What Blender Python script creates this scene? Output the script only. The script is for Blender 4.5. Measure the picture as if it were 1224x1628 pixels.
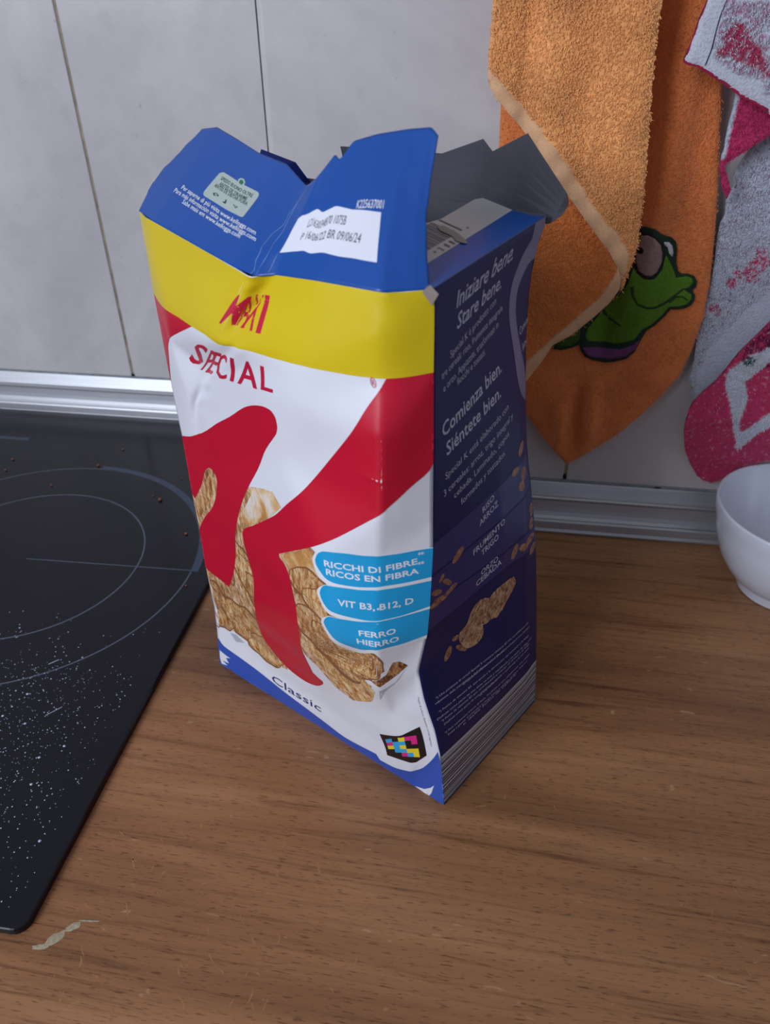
import bpy, bmesh, math, random
import numpy as np
from mathutils import Vector, Matrix
from mathutils.geometry import tessellate_polygon

for o in list(bpy.data.objects):
    bpy.data.objects.remove(o)
scene = bpy.context.scene
COL = scene.collection

# ---------------------------------------------------------------- camera
YAW, PITCH, ROLL = math.radians(8.5), math.radians(35.0), math.radians(0.5)
def cam_axes():
    c, s, st, ct = math.cos(ROLL), math.sin(ROLL), math.sin(PITCH), math.cos(PITCH)
    right = Vector((c, -s * st, -s * ct)); down = Vector((-s, -c * st, -c * ct)); fwd = Vector((0, ct, -st))
    R = Matrix.Rotation(YAW, 3, 'Z')
    return R @ right, R @ down, R @ fwd
r_, d_, f_ = cam_axes()
cam_data = bpy.data.cameras.new('camera')
cam = bpy.data.objects.new('camera', cam_data); COL.objects.link(cam)
M = Matrix.Identity(4)
for i in range(3):
    M[i][0] = r_[i]; M[i][1] = -d_[i]; M[i][2] = -f_[i]
M.translation = Vector((0, 0, 0.42))
cam.matrix_world = M
cam_data.sensor_fit = 'HORIZONTAL'; cam_data.sensor_width = 36.0
cam_data.lens = 36.0 * 1223.0 / 1224.0
cam_data.clip_start = 0.01
cam_data.dof.use_dof = True; cam_data.dof.focus_distance = 0.44; cam_data.dof.aperture_fstop = 16.0
scene.camera = cam

# ---------------------------------------------------------------- light
world = bpy.data.worlds.new('world'); scene.world = world; world.use_nodes = True
bg = world.node_tree.nodes['Background']
wn = world.node_tree.nodes; wlk = world.node_tree.links
wtc = wn.new('ShaderNodeTexCoord'); wsp = wn.new('ShaderNodeSeparateXYZ'); wlk.new(wtc.outputs['Generated'], wsp.inputs[0])
wr_ = wn.new('ShaderNodeValToRGB'); wlk.new(wsp.outputs['Z'], wr_.inputs[0])   # pale walls at eye level, dim ceiling
for el, (p, cc) in zip([wr_.color_ramp.elements[0], wr_.color_ramp.elements[1], wr_.color_ramp.elements.new(.5)], [(0.0, (.46, .52, .66, 1)), (.62, (.13, .15, .20, 1)), (.30, (.46, .52, .64, 1))]):
    el.position = p; el.color = cc
wlk.new(wr_.outputs[0], bg.inputs[0]); bg.inputs[1].default_value = 0.40
def area(name, loc, target, sx, sy, power, col):
    l = bpy.data.lights.new(name, 'AREA'); l.shape = 'RECTANGLE'; l.size = sx; l.size_y = sy; l.energy = power; l.color = col
    o = bpy.data.objects.new(name, l); COL.objects.link(o); o.location = loc
    o.rotation_euler = (Vector(target) - Vector(loc)).to_track_quat('-Z', 'Y').to_euler()
    return o
area('window_daylight', (-0.95, -0.85, 0.90), (-0.10, 0.35, 0.1), 0.7, 0.9, 22, (0.84, 0.90, 1.0))
scene.view_settings.view_transform = 'Standard'; scene.view_settings.look = 'None'
scene.view_settings.exposure = 0.0; scene.view_settings.gamma = 1.0
try: scene.view_settings.use_curve_mapping = False
except Exception: pass

# ---------------------------------------------------------------- material helpers
def srgb(r, g, b):
    f = lambda c: (c / 12.92 if c <= .04045 else ((c + .055) / 1.055) ** 2.4)
    return (f(r / 255), f(g / 255), f(b / 255), 1)
class NT:
    def __init__(s, name):
        s.m = bpy.data.materials.new(name); s.m.use_nodes = True; s.t = s.m.node_tree; s.n = s.t.nodes
        s.b = s.n['Principled BSDF']
    def add(s, typ, **k):
        n = s.n.new(typ)
        for a, v in k.items(): setattr(n, a, v)
        return n
    def link(s, a, b): s.t.links.new(a, b)
    def ramp(s, fac, stops):
        r = s.add('ShaderNodeValToRGB'); e = r.color_ramp.elements
        while len(e) < len(stops): e.new(0.5)
        for el, (p, c) in zip(e, stops): el.position = p; el.color = c
        s.link(fac, r.inputs[0]); return r.outputs[0]
    def mapped(s, src='Object', scale=(1, 1, 1), rot=(0, 0, 0)):
        tc = s.add('ShaderNodeTexCoord'); mp = s.add('ShaderNodeMapping')
        mp.inputs['Scale'].default_value = scale; mp.inputs['Rotation'].default_value = rot
        s.link(tc.outputs[src], mp.inputs[0]); return mp.outputs[0]
    def noise(s, vec, scale, detail=3, rough=.5, dist=0):
        n = s.add('ShaderNodeTexNoise'); n.inputs['Scale'].default_value = scale; n.inputs['Detail'].default_value = detail
        n.inputs['Roughness'].default_value = rough; n.inputs['Distortion'].default_value = dist
        s.link(vec, n.inputs['Vector']); return n.outputs[0]
    def mix(s, fac, a, b, mode='MIX'):
        n = s.add('ShaderNodeMix', data_type='RGBA', blend_type=mode)
        for i, v in ((0, fac), (6, a), (7, b)):
            if hasattr(v, 'is_linked') or hasattr(v, 'links'): s.link(v, n.inputs[i])
            else: n.inputs[i].default_value = v
        return n.outputs[2]
    def bump(s, h, strength, dist):
        b = s.add('ShaderNodeBump'); b.inputs['Strength'].default_value = strength; b.inputs['Distance'].default_value = dist
        s.link(h, b.inputs['Height']); s.link(b.outputs[0], s.b.inputs['Normal'])
def plain(name, col, rough=.5, spec=.5, metal=0, coat=0, var=.04, vscale=60, bump=0):
    t = NT(name); t.b.inputs['Roughness'].default_value = rough; t.b.inputs['Metallic'].default_value = metal
    t.b.inputs['Specular IOR Level'].default_value = spec; t.b.inputs['Coat Weight'].default_value = coat; t.b.inputs['Coat Roughness'].default_value = .16
    v = t.mapped(); n = t.noise(v, vscale, 2)
    a = tuple(c * (1 - var) for c in col[:3]) + (1,); b = tuple(min(1, c * (1 + var)) for c in col[:3]) + (1,)
    t.link(t.ramp(n, [(.3, a), (.7, b)]), t.b.inputs['Base Color'])
    if bump: t.bump(n, bump, .0005)
    return t.m
PR = dict(rough=.38, spec=.4, coat=.14)
def ink(name, *c, **k):
    a = dict(PR); a.update(k); return plain(name, srgb(*c), var=.02, vscale=25, **a)
MAT = {
 'board_white': ink('printed_white_board', 226, 228, 238), 'white': ink('white_ink', 226, 228, 236), 'red': ink('red_ink', 196, 16, 48),
 'redtxt': ink('red_letter_ink', 196, 24, 62), 'yellow': ink('yellow_ink', 214, 188, 14), 'blue': ink('blue_ink', 48, 84, 178),
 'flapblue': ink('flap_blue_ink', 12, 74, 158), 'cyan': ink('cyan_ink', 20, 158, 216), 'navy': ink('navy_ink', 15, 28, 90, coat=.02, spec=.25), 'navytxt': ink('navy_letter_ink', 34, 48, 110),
 'band1': ink('navy_band_ink', 36, 45, 116), 'band2': ink('navy_band_ink_mid', 33, 41, 112), 'band3': ink('navy_band_ink_low', 37, 41, 112),
 'sidetxt': ink('pale_letter_ink', 192, 194, 216), 'curveband': ink('lavender_band_ink', 128, 128, 160), 'greytxt': ink('grey_letter_ink', 120, 124, 140),
 'black': ink('black_ink', 14, 14, 20), 'cyan2': ink('cyan_block_ink', 40, 170, 225), 'magenta': ink('magenta_block_ink', 214, 40, 130), 'yellow2': ink('yellow_block_ink', 238, 214, 40),
 'sticker': ink('grey_panel_ink', 168, 180, 178), 'green': ink('green_ink', 18, 110, 84), 'greentxt': ink('dark_green_ink', 22, 62, 52), 'label': ink('date_label_ink', 224, 226, 240),
 'blacktxt': ink('dot_print_ink', 52, 52, 70), 'shade': ink('printed_grey', 176, 180, 192), 'tape': ink('barcode_field_ink', 178, 178, 182), 'torn': ink('torn_fibre', 150, 138, 132, rough=.9, coat=0),
 'bar_light': ink('stripe_light_ink', 186, 188, 200), 'bar_dark': ink('stripe_dark_ink', 34, 34, 52), 'grain': None,
}
def grain_mat():
    t = NT('printed_grain'); v = t.mapped('UV', (1, 1, 1)); n = t.noise(v, .35, 3)
    t.link(t.ramp(n, [(.3, srgb(96, 62, 52)), (.7, srgb(190, 140, 112))]), t.b.inputs['Base Color']); t.b.inputs['Roughness'].default_value = .4
    return t.m
MAT['grain'] = grain_mat()
def flake(name, cols, rot, sx, sy, sc, dark=.45):
    """printed cereal flakes: long ribs, blistered cells, toasted spots"""
    t = NT(name); v = t.mapped('UV', (sx, sy, 1), (0, 0, math.radians(rot)))
    n1 = t.noise(v, sc, 4, .6, .8); base = t.ramp(n1, [(.28, cols[0]), (.42, cols[1]), (.5, cols[2]), (.62, cols[3])])
    n2 = t.noise(v, sc * 2.2, 5, .7, 1.5); ridge = t.ramp(n2, [(.38, (.25, .13, .07, 1)), (.5, (1, 1, 1, 1)), (1, (1, 1, 1, 1))])
    c = t.mix(dark, base, ridge, 'MULTIPLY')
    t.link(c, t.b.inputs['Base Color']); t.b.inputs['Roughness'].default_value = .35; t.b.inputs['Coat Weight'].default_value = .15
    return t.m
MAT['flakes'] = flake('printed_flakes', [srgb(110, 68, 44), srgb(178, 126, 84), srgb(210, 165, 120), srgb(236, 208, 172)], 58, .22, .075, 1.0, .75)
MAT['flake_lite'] = flake('printed_flake_golden', [srgb(140, 80, 40), srgb(196, 138, 80), srgb(222, 176, 118), srgb(240, 212, 166)], 50, .30, .11, 1.0, .8)
MAT['flake_mid'] = flake('printed_flake_toasted', [srgb(120, 66, 34), srgb(184, 124, 74), srgb(208, 160, 108), srgb(230, 196, 152)], 70, .26, .10, 1.0, .7)
MAT['flake_dark'] = flake('printed_flake_dark', [srgb(60, 36, 30), srgb(110, 70, 48), srgb(160, 114, 76), srgb(200, 150, 100)], 30, .30, .15, 1.0, .6)
MAT['flake_blur'] = flake('printed_flake_soft', [srgb(176, 116, 60), srgb(206, 152, 92), srgb(222, 186, 138), srgb(232, 222, 214)], 60, .05, .05, 1.0, .1)
MAT['flake_side'] = flake('printed_flake_side', [srgb(90, 52, 44), srgb(150, 106, 82), srgb(184, 142, 108), srgb(214, 180, 146)], 40, .4, .3, 1.0, .7)
MAT['worn'] = ink('worn_blue_edge', 112, 146, 204, rough=.8, coat=0); MAT['worn_y'] = ink('worn_yellow_edge', 226, 212, 120, rough=.8, coat=0)
MAT['flake_edge'] = ink('printed_flake_shadow', 138, 92, 62)
MAT['cardboard'] = plain('grey_cardboard', srgb(82, 82, 92), .8, .2, var=.06, vscale=40, bump=.1)

# ---------------------------------------------------------------- object helpers
def prop(o, label=None, cat=None, group=None, kind=None):
    if label: o['label'] = label
    if cat: o['category'] = cat
    if group: o['group'] = group
    if kind: o['kind'] = kind
    return o
def empty(name, loc=(0, 0, 0), **k):
    o = bpy.data.objects.new(name, None); o.empty_display_size = .02; o.location = loc; COL.objects.link(o); prop(o, **k); return o
def mesh(name, V, Fs, mats, mi=None, parent=None, smooth=True, uv=None, col=None, **k):
    me = bpy.data.meshes.new(name); me.from_pydata([tuple(map(float, v)) for v in V], [], [tuple(int(i) for i in f) for f in Fs])
    for m in (mats if isinstance(mats, (list, tuple)) else [mats]): me.materials.append(m)
    if mi is not None: me.polygons.foreach_set('material_index', np.array(mi, dtype=np.int32))
    me.polygons.foreach_set('use_smooth', np.full(len(me.polygons), smooth))
    if uv is not None:
        l = me.uv_layers.new(name='UVMap'); idx = np.zeros(len(me.loops), np.int32); me.loops.foreach_get('vertex_index', idx)
        l.data.foreach_set('uv', np.asarray(uv, np.float32)[idx].ravel())
    if col is not None:
        a = me.color_attributes.new('Col', 'FLOAT_COLOR', 'POINT'); a.data.foreach_set('color', np.asarray(col, np.float32).ravel())
    me.update(); o = bpy.data.objects.new(name, me); COL.objects.link(o)
    if parent: 
        o.parent = parent; o.matrix_parent_inverse = Matrix.Translation(-parent.location)
    prop(o, **k); return o
def from_bm(name, bm, mats, parent=None, smooth=False, **k):
    me = bpy.data.meshes.new(name); bm.to_mesh(me); bm.free()
    for m in (mats if isinstance(mats, (list, tuple)) else [mats]): me.materials.append(m)
    me.polygons.foreach_set('use_smooth', np.full(len(me.polygons), smooth)); me.update()
    o = bpy.data.objects.new(name, me); COL.objects.link(o)
    if parent:
        o.parent = parent; o.matrix_parent_inverse = Matrix.Translation(-parent.location)
    prop(o, **k); return o
def box_bm(x0, x1, y0, y1, z0, z1, bev=0, seg=3):
    bm = bmesh.new(); bmesh.ops.create_cube(bm, size=1)
    for v in bm.verts: v.co = Vector((x0 + (v.co.x + .5) * (x1 - x0), y0 + (v.co.y + .5) * (y1 - y0), z0 + (v.co.z + .5) * (z1 - z0)))
    if bev: bmesh.ops.bevel(bm, geom=bm.edges[:], offset=bev, segments=seg, affect='EDGES', profile=.5)
    return bm

# ================================================================ SETTING
def worktop_mat():
    t = NT('oak_laminate'); tc = t.add('ShaderNodeTexCoord'); mp = t.add('ShaderNodeMapping')
    mp.inputs['Rotation'].default_value = (0, 0, math.radians(1.5)); t.link(tc.outputs['Object'], mp.inputs[0]); v0 = mp.outputs[0]
    def sc(a, b):
        m = t.add('ShaderNodeMapping'); m.inputs['Scale'].default_value = (a, b, 1); t.link(v0, m.inputs[0]); return m.outputs[0]
    broad = t.noise(sc(1.6, 14), 1, 3, .6, .4); fine = t.noise(sc(7, 190), 1, 6, .7, .9); pores = t.noise(sc(130, 1100), 1, 2, .5, .2); blot = t.noise(sc(6, 9), 1, 3)
    c = t.ramp(broad, [(.3, srgb(112, 76, 50)), (.5, srgb(142, 100, 67)), (.7, srgb(166, 123, 87))])
    f = t.ramp(fine, [(.3, (.50, .42, .38, 1)), (.46, (.95, .93, .91, 1)), (.7, (1.12, 1.1, 1.08, 1))])
    c = t.mix(1.0, c, f, 'MULTIPLY')
    p = t.ramp(pores, [(.32, (.30, .24, .22, 1)), (.41, (1, 1, 1, 1)), (1, (1, 1, 1, 1))]); c = t.mix(.7, c, p, 'MULTIPLY')
    b = t.ramp(blot, [(.3, (.9, .88, .88, 1)), (.7, (1.06, 1.05, 1.04, 1))]); c = t.mix(.7, c, b, 'MULTIPLY')
    fl = t.noise(sc(55, 150), 1, 2, .5, 1.2); flm = t.ramp(fl, [(.70, (0, 0, 0, 1)), (.76, (.55, .55, .55, 1))])
    c = t.mix(flm, c, srgb(176, 142, 112))
    t.link(c, t.b.inputs['Base Color']); t.b.inputs['Roughness'].default_value = .42; t.b.inputs['Specular IOR Level'].default_value = .4
    t.bump(pores, .12, .0003); return t.m
WALL_C, WALL_L, COLX = .600, .757, -.1754
wt = from_bm('worktop', box_bm(-1.1, 1.0, -.25, WALL_L, -.038, 0, .002, 2), worktop_mat(), label='brown oak-grain laminate worktop under the box, hob and bowl', cat='worktop')

def tile_mat(name, jx, cols):
    t = NT(name); tc = t.add('ShaderNodeTexCoord')
    n = t.noise(tc.outputs['Object'], 5.5, 5, .62, .5); c = t.ramp(n, [(.3, cols[0]), (.55, cols[1]), (.75, cols[2])])
    n2 = t.noise(tc.outputs['Object'], 46, 3, .6); c = t.mix(.35, c, t.ramp(n2, [(.35, (.86, .86, .88, 1)), (.5, (1, 1, 1, 1))]), 'MULTIPLY')
    n3 = t.noise(tc.outputs['Object'], 120, 1, .5); c = t.mix(.5, c, t.ramp(n3, [(.20, (.6, .6, .62, 1)), (.24, (1, 1, 1, 1))]), 'MULTIPLY')
    t.link(c, t.b.inputs['Base Color']); t.b.inputs['Roughness'].default_value = .30; t.b.inputs['Specular IOR Level'].default_value = .4
    t.bump(n, .05, .002); return t.m
TM = tile_mat('grey_glazed_tile', 0, [srgb(186, 183, 187), srgb(200, 196, 198), srgb(212, 208, 209)])
grout = plain('beige_grout', srgb(150, 140, 122), .9, .1, var=.25, vscale=90)
def tiled_wall(name, x0, x1, yf, joints, gap, depth, round_left=False, z1=1.6):
    """wall slab with tiles standing 1 mm proud of the grout"""
    bm = bmesh.new(); xs = [x0] + sorted(joints) + [x1]
    def add(b, mi):
        for f in b.faces: f.material_index = mi
        me = bpy.data.meshes.new('t'); b.to_mesh(me); b.free(); bm.from_mesh(me); bpy.data.meshes.remove(me)
    add(box_bm(x0 + (.004 if round_left else 0), x1, yf + .0012, yf + depth, -.04, z1), 1)
    for i in range(len(xs) - 1):
        a = xs[i] + (gap / 2 if i else 0); b = xs[i + 1] - (gap / 2 if i < len(xs) - 2 else 0)
        if i == 0 and round_left:
            # bullnose corner tile wrapping the column edge
            r = .005; q = bmesh.new(); prof = [(a, yf + depth)] + [(a + r - r * math.cos(t * math.pi / 12), yf + r - r * math.sin(t * math.pi / 12)) for t in range(7)] + [(b, yf), (b, yf + .003), (a + .004, yf + .003), (a + .004, yf + depth)]
            lo = [q.verts.new((x, y, -.04)) for x, y in prof]; hi = [q.verts.new((x, y, z1)) for x, y in prof]
            for k in range(len(prof)):
                q.faces.new((lo[k], lo[(k + 1) % len(prof)], hi[(k + 1) % len(prof)], hi[k]))
            add(q, 0)
        else: add(box_bm(a, b, yf, yf + .004, -.04, z1, .0008, 2), 0)
    bmesh.ops.recalc_face_normals(bm, faces=bm.faces[:])
    return from_bm(name, bm, [TM, grout], kind='structure')
tiled_wall('wall_left', -1.5, COLX + .002, WALL_L, [-.8985, -.6502, -.4018], .0028, .05)
tiled_wall('wall_right', COLX, 1.1, WALL_C, [.0735, .3225, .5715, .82], .0028, WALL_L + .05 - WALL_C, True)
# stain in the joints where they meet the trim
dirt = plain('dark_joint_dirt', srgb(46, 38, 32), .9, .1)

def alu(name='brushed_aluminium', c=(184, 186, 192), rough=.42):
    t = NT(name); v = t.mapped('Object', (4, 160, 160)); n = t.noise(v, 5, 3)
    t.link(t.ramp(n, [(.3, srgb(*[x - 14 for x in c])), (.7, srgb(*c))]), t.b.inputs['Base Color'])
    t.b.inputs['Metallic'].default_value = .75; t.b.inputs['Roughness'].default_value = rough; return t.m
ALU = alu()
def trim(name, x0, x1, yw):
    """extruded upstand: foot lip, concave channel, top lip, slim seal against the tiles"""
    P = [(.0195, 0), (.0202, .0008), (.0202, .0022), (.0196, .0032), (.0190, .0045), (.0186, .008), (.0182, .0112), (.0172, .0128), (.0158, .0130), (.0148, .0122), (.0140, .0118),
         (.0122, .0140), (.0108, .0175), (.0098, .0215), (.0091, .0250), (.0086, .0278), (.0092, .0290), (.0092, .0304), (.0082, .0314), (.0066, .0322), (.0045, .0370), (.0024, .0420), (.0012, .0440), (.0003, .0446), (.0003, 0)]
    V = []; F = []
    for x in (x0, x1): V += [(x, yw - d, z + .0002) for d, z in P]
    n = len(P)
    for i in range(n): F.append((i, (i + 1) % n, n + (i + 1) % n, n + i))
    F += [tuple(range(n)), tuple(range(2 * n - 1, n - 1, -1))]
    o = mesh(name, V, F, ALU, smooth=False, kind='structure')
    bm = bmesh.new(); bm.from_mesh(o.data); bmesh.ops.recalc_face_normals(bm, faces=bm.faces[:]); bm.to_mesh(o.data); bm.free()
    return o
trim('trim_1', -1.4, COLX - .0005, WALL_L)
trim('trim_2', COLX, 1.0, WALL_C)
# thin dark strip along the column's bullnose edge
from_bm('corner_strip', box_bm(COLX - .0004, COLX + .0004, WALL_C + .0024, WALL_C + .006, .045, 1.6), plain('dark_corner_strip', srgb(96, 92, 92), .9, .1, var=.2), kind='structure')
from_bm('floor', box_bm(-1.5, 1.1, -2.2, .8, -.92, -.90), plain('beige_floor_tile', srgb(150, 140, 128), .5, .4), kind='structure')
# silicone bead on top of each trim
sil = plain('grey_silicone', srgb(128, 132, 138), .5, .4, var=.2, vscale=120)
def bead(name, x0, x1, yw):
    return from_bm(name, box_bm(x0, x1, yw - .0018, yw + .0004, .0440, .0466, .0008, 2), sil, kind='structure')
bead('trim_3', -1.4, COLX - .0005, WALL_L); bead('trim_4', COLX, 1.0, WALL_C)
def blob(name, c, r, m, seed=0, parent=None, **k):
    rnd = random.Random(seed); bm = bmesh.new(); bmesh.ops.create_icosphere(bm, subdivisions=2, radius=1)
    for v in bm.verts: v.co = Vector((v.co.x * r[0], v.co.y * r[1], v.co.z * r[2])) * (1 + rnd.uniform(-.22, .22)) + Vector(c)
    return from_bm(name, bm, m, parent, True, **k)
wl = bpy.data.objects['wall_left']; wr = bpy.data.objects['wall_right']
blob('joint_stain', (-.4018, WALL_L - .0003, .0475), (.0022, .0012, .0018), dirt, 1, wl)
blob('joint_stain', (.0735, WALL_C - .0002, .0495), (.0017, .0010, .0022), dirt, 2, wr)
blob('joint_stain', (.1545, WALL_C - .0022, .0455), (.0030, .0008, .0007), dirt, 3, wr)

# ================================================================ HOB
def hob_mat():
    t = NT('black_hob_glass'); v = t.mapped(); n = t.noise(v, 9, 4)
    t.link(t.ramp(n, [(.3, srgb(10, 11, 20)), (.7, srgb(15, 16, 26))]), t.b.inputs['Base Color'])
    t.link(t.ramp(n, [(.3, (.16, .16, .16, 1)), (.7, (.24, .24, .24, 1))]), t.b.inputs['Roughness'])
    t.b.inputs['Specular IOR Level'].default_value = .3; return t.m
hob = empty('hob', (-.387, .4745, 0), label='black glass induction hob with thin grey cooking rings', cat='hob')
HT = .005
def hob_plate():
    out = [(-.2222, .1765 + .008)]
    cx, cy, r = -.2302, .1845, .008
    out = [(cx + r * math.cos(a), cy + r * math.sin(a)) for a in np.linspace(0, -math.pi / 2, 7)]
    out += [(-.86, .1745), (-.86, .7372), (-.2152, .7372)]
    bm = bmesh.new(); lo = [bm.verts.new((x, y, .0002)) for x, y in out]; hi = [bm.verts.new((x, y, HT)) for x, y in out]
    n = len(out); bm.faces.new(hi[::-1]); bm.faces.new(lo)
    for i in range(n): bm.faces.new((hi[i], hi[(i + 1) % n], lo[(i + 1) % n], lo[i]))
    bmesh.ops.recalc_face_normals(bm, faces=bm.faces[:])
    ed = [e for e in bm.edges if all(abs(v.co.z - HT) < 1e-6 for v in e.verts)]
    bmesh.ops.bevel(bm, geom=ed, offset=.0016, segments=3, affect='EDGES', profile=.5)
    from_bm('glass_plate', bm, hob_mat(), hob, False)
hob_plate()
ringm = plain('grey_ring_print', srgb(82, 92, 110), .4, .4); bandm = plain('grey_zone_print', srgb(54, 66, 88), .4, .4)
def arc(name, r0, r1, a0, a1, m, z=HT + .00008, n=120):
    cx, cy = -.3869, .4745; V = []; F = []
    for i in range(n + 1):
        a = math.radians(a0 + (a1 - a0) * i / n)
        for r in (r0, r1): V.append((cx + r * math.cos(a), cy + r * math.sin(a), z))
    for i in range(n): F.append((2 * i, 2 * i + 1, 2 * i + 3, 2 * i + 2))
    mesh(name, V, F, m, parent=hob)
arc('inner_ring', .0995, .1008, 0, 360, ringm)
arc('outer_ring', .1482, .1494, 90, 360.8, ringm)
arc('zone_band', .1478, .1545, 1.0, 90, bandm)
mesh('radial_mark', [(-.3869, .4751, HT + .0001), (-.3869, .4741, HT + .0001), (-.239, .4778, HT + .0001), (-.239, .4788, HT + .0001)], [(0, 1, 2, 3)], ringm, parent=hob)
mesh('zone_mark', [(-.60, .6690, HT + .0001), (-.494, .6690, HT + .0001), (-.494, .6745, HT + .0001), (-.60, .6745, HT + .0001)], [(0, 1, 2, 3)], bandm, parent=hob)
# white dust specks: nobody could count them
rnd = random.Random(4)
V = []; F = []
for i in range(2100):
    while True:
        x = -.225 - abs(rnd.gauss(0, .13)); y = rnd.uniform(.18, .42)
        if x < -.60: continue
        if x > -.232: continue
        if rnd.random() < (1.0 if y < .36 else .35 * (1 - (y - .36) / .06)) * min(1, .15 + (-.225 - x) / .10): break
    r = rnd.choice([.0002, .00024, .0003, .00036, .0005]); b = len(V); z = HT + .0001
    if rnd.random() < .03: r *= 2
    for k in range(5):
        a = k * 2 * math.pi / 5 + rnd.random() * .4; V.append((x + r * math.cos(a), y + r * math.sin(a), z))
    V.append((x, y, z + r * .9)); F += [(b + k, b + (k + 1) % 5, b + 5) for k in range(5)]
for (x0, y0, x1, y1) in [(-.283, .315, -.276, .323), (-.305, .36, -.300, .365)]:
    for q in range(14):
        t = q / 13; x = x0 + (x1 - x0) * t; y = y0 + (y1 - y0) * t; r = .0004; b = len(V)
        for k in range(5):
            a = k * 2 * math.pi / 5; V.append((x + r * math.cos(a), y + r * math.sin(a), HT + .0001))
        V.append((x, y, HT + .0005)); F += [(b + k, b + (k + 1) % 5, b + 5) for k in range(5)]
mesh('dust_specks', V, F, plain('white_dust', srgb(190, 200, 225), .8, .2), smooth=False, label='white dust specks scattered over the front of the black hob', cat='dust', kind='stuff')
crumbm = plain('brown_crumb', srgb(128, 84, 66), .8, .2, var=.3, vscale=900)
crumbs = [(-.4878, .6287), (-.4837, .608), (-.4227, .5872), (-.3932, .629), (-.3814, .6636), (-.3051, .5768), (-.2609, .5273), (-.3148, .5828), (-.4072, .6385), (-.2983, .6166), (-.2357, .4585)]
for i, (x, y) in enumerate(crumbs):
    r = [.0013, .0012, .0012, .0014, .0012, .0019, .0014, .0009, .0007, .0008, .0009][i]
    blob('crumb', (x, y, HT + r * .7), (r, r * .9, r * .75), crumbm, 10 + i, label='tiny brown bread crumb lying on the rear half of the black hob', cat='crumb', group='crumbs on the rear of the hob')
# dried residue on the worktop by the hob corner
def residue():
    bm = bmesh.new(); rr = random.Random(2)
    for (x, y, a, b, ang) in [(-.2065, .1775, .0055, .0026, .9), (-.1995, .1850, .0042, .0022, .8), (-.2120, .1725, .004, .0014, .2), (-.1930, .1890, .006, .0005, .1)]:
        c = bm.verts.new((x, y, .0007)); ring = []
        for k in range(18):
            t = k * math.pi / 9; q = 1 + rr.uniform(-.2, .2); u = a * math.cos(t) * q; v = b * math.sin(t) * q
            ring.append(bm.verts.new((x + u * math.cos(ang) - v * math.sin(ang), y + u * math.sin(ang) + v * math.cos(ang), .00012)))
        for k in range(18): bm.faces.new((c, ring[k], ring[(k + 1) % 18]))
    bmesh.ops.recalc_face_normals(bm, faces=bm.faces[:])
    from_bm('dried_residue', bm, plain('dried_batter', srgb(156, 146, 124), .7, .3, var=.25, vscale=500), wt, True, label='pale dried smear')
residue()
def scratches():
    rr = random.Random(9); V = []; F = []
    def one(x, y, L, ang, bend, w):
        b = len(V); n = 7
        for i in range(n):
            t = i / (n - 1) - .5; px = x + L * t * math.cos(ang) - bend * (t * t) * math.sin(ang); py = y + L * t * math.sin(ang) + bend * (t * t) * math.cos(ang); q = w * (1 - (2 * t) ** 2) + .00008
            V.append((px - q * math.sin(ang), py + q * math.cos(ang), .00006)); V.append((px + q * math.sin(ang), py - q * math.cos(ang), .00006))
        for i in range(n - 1): F.append((b + 2 * i, b + 2 * i + 1, b + 2 * i + 3, b + 2 * i + 2))
    for i in range(46):
        x = -.215 + rr.random() * .19; y = .165 + rr.random() * .10 - (x + .2) * .12; one(x, y, rr.uniform(.004, .010), rr.choice([-.9, -.7, 1.4, -1.2, -.5]) + rr.uniform(-.3, .3), rr.uniform(-.004, .004), rr.uniform(.0002, .0006))
    for i in range(12): one(-.20 + rr.random() * .22, .145 + rr.random() * .02, rr.uniform(.006, .011), 1.6 + rr.uniform(-.25, .25), rr.uniform(-.003, .003), rr.uniform(.0002, .0005))
    for i in range(16): one(.0 + rr.random() * .22, .19 + rr.random() * .11, rr.uniform(.003, .007), rr.uniform(1.2, 2.4), rr.uniform(-.002, .002), rr.uniform(.0002, .0004))
    me = wt.data; bm = bmesh.new(); bm.from_mesh(me); vs = [bm.verts.new(v) for v in V]
    for f in F: bm.faces.new([vs[i] for i in f]).material_index = 1
    bm.to_mesh(me); bm.free(); me.materials.append(plain('pale_grain_fleck', srgb(150, 108, 70), .5, .3, var=.15, vscale=600)); me.update()
scratches()

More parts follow.
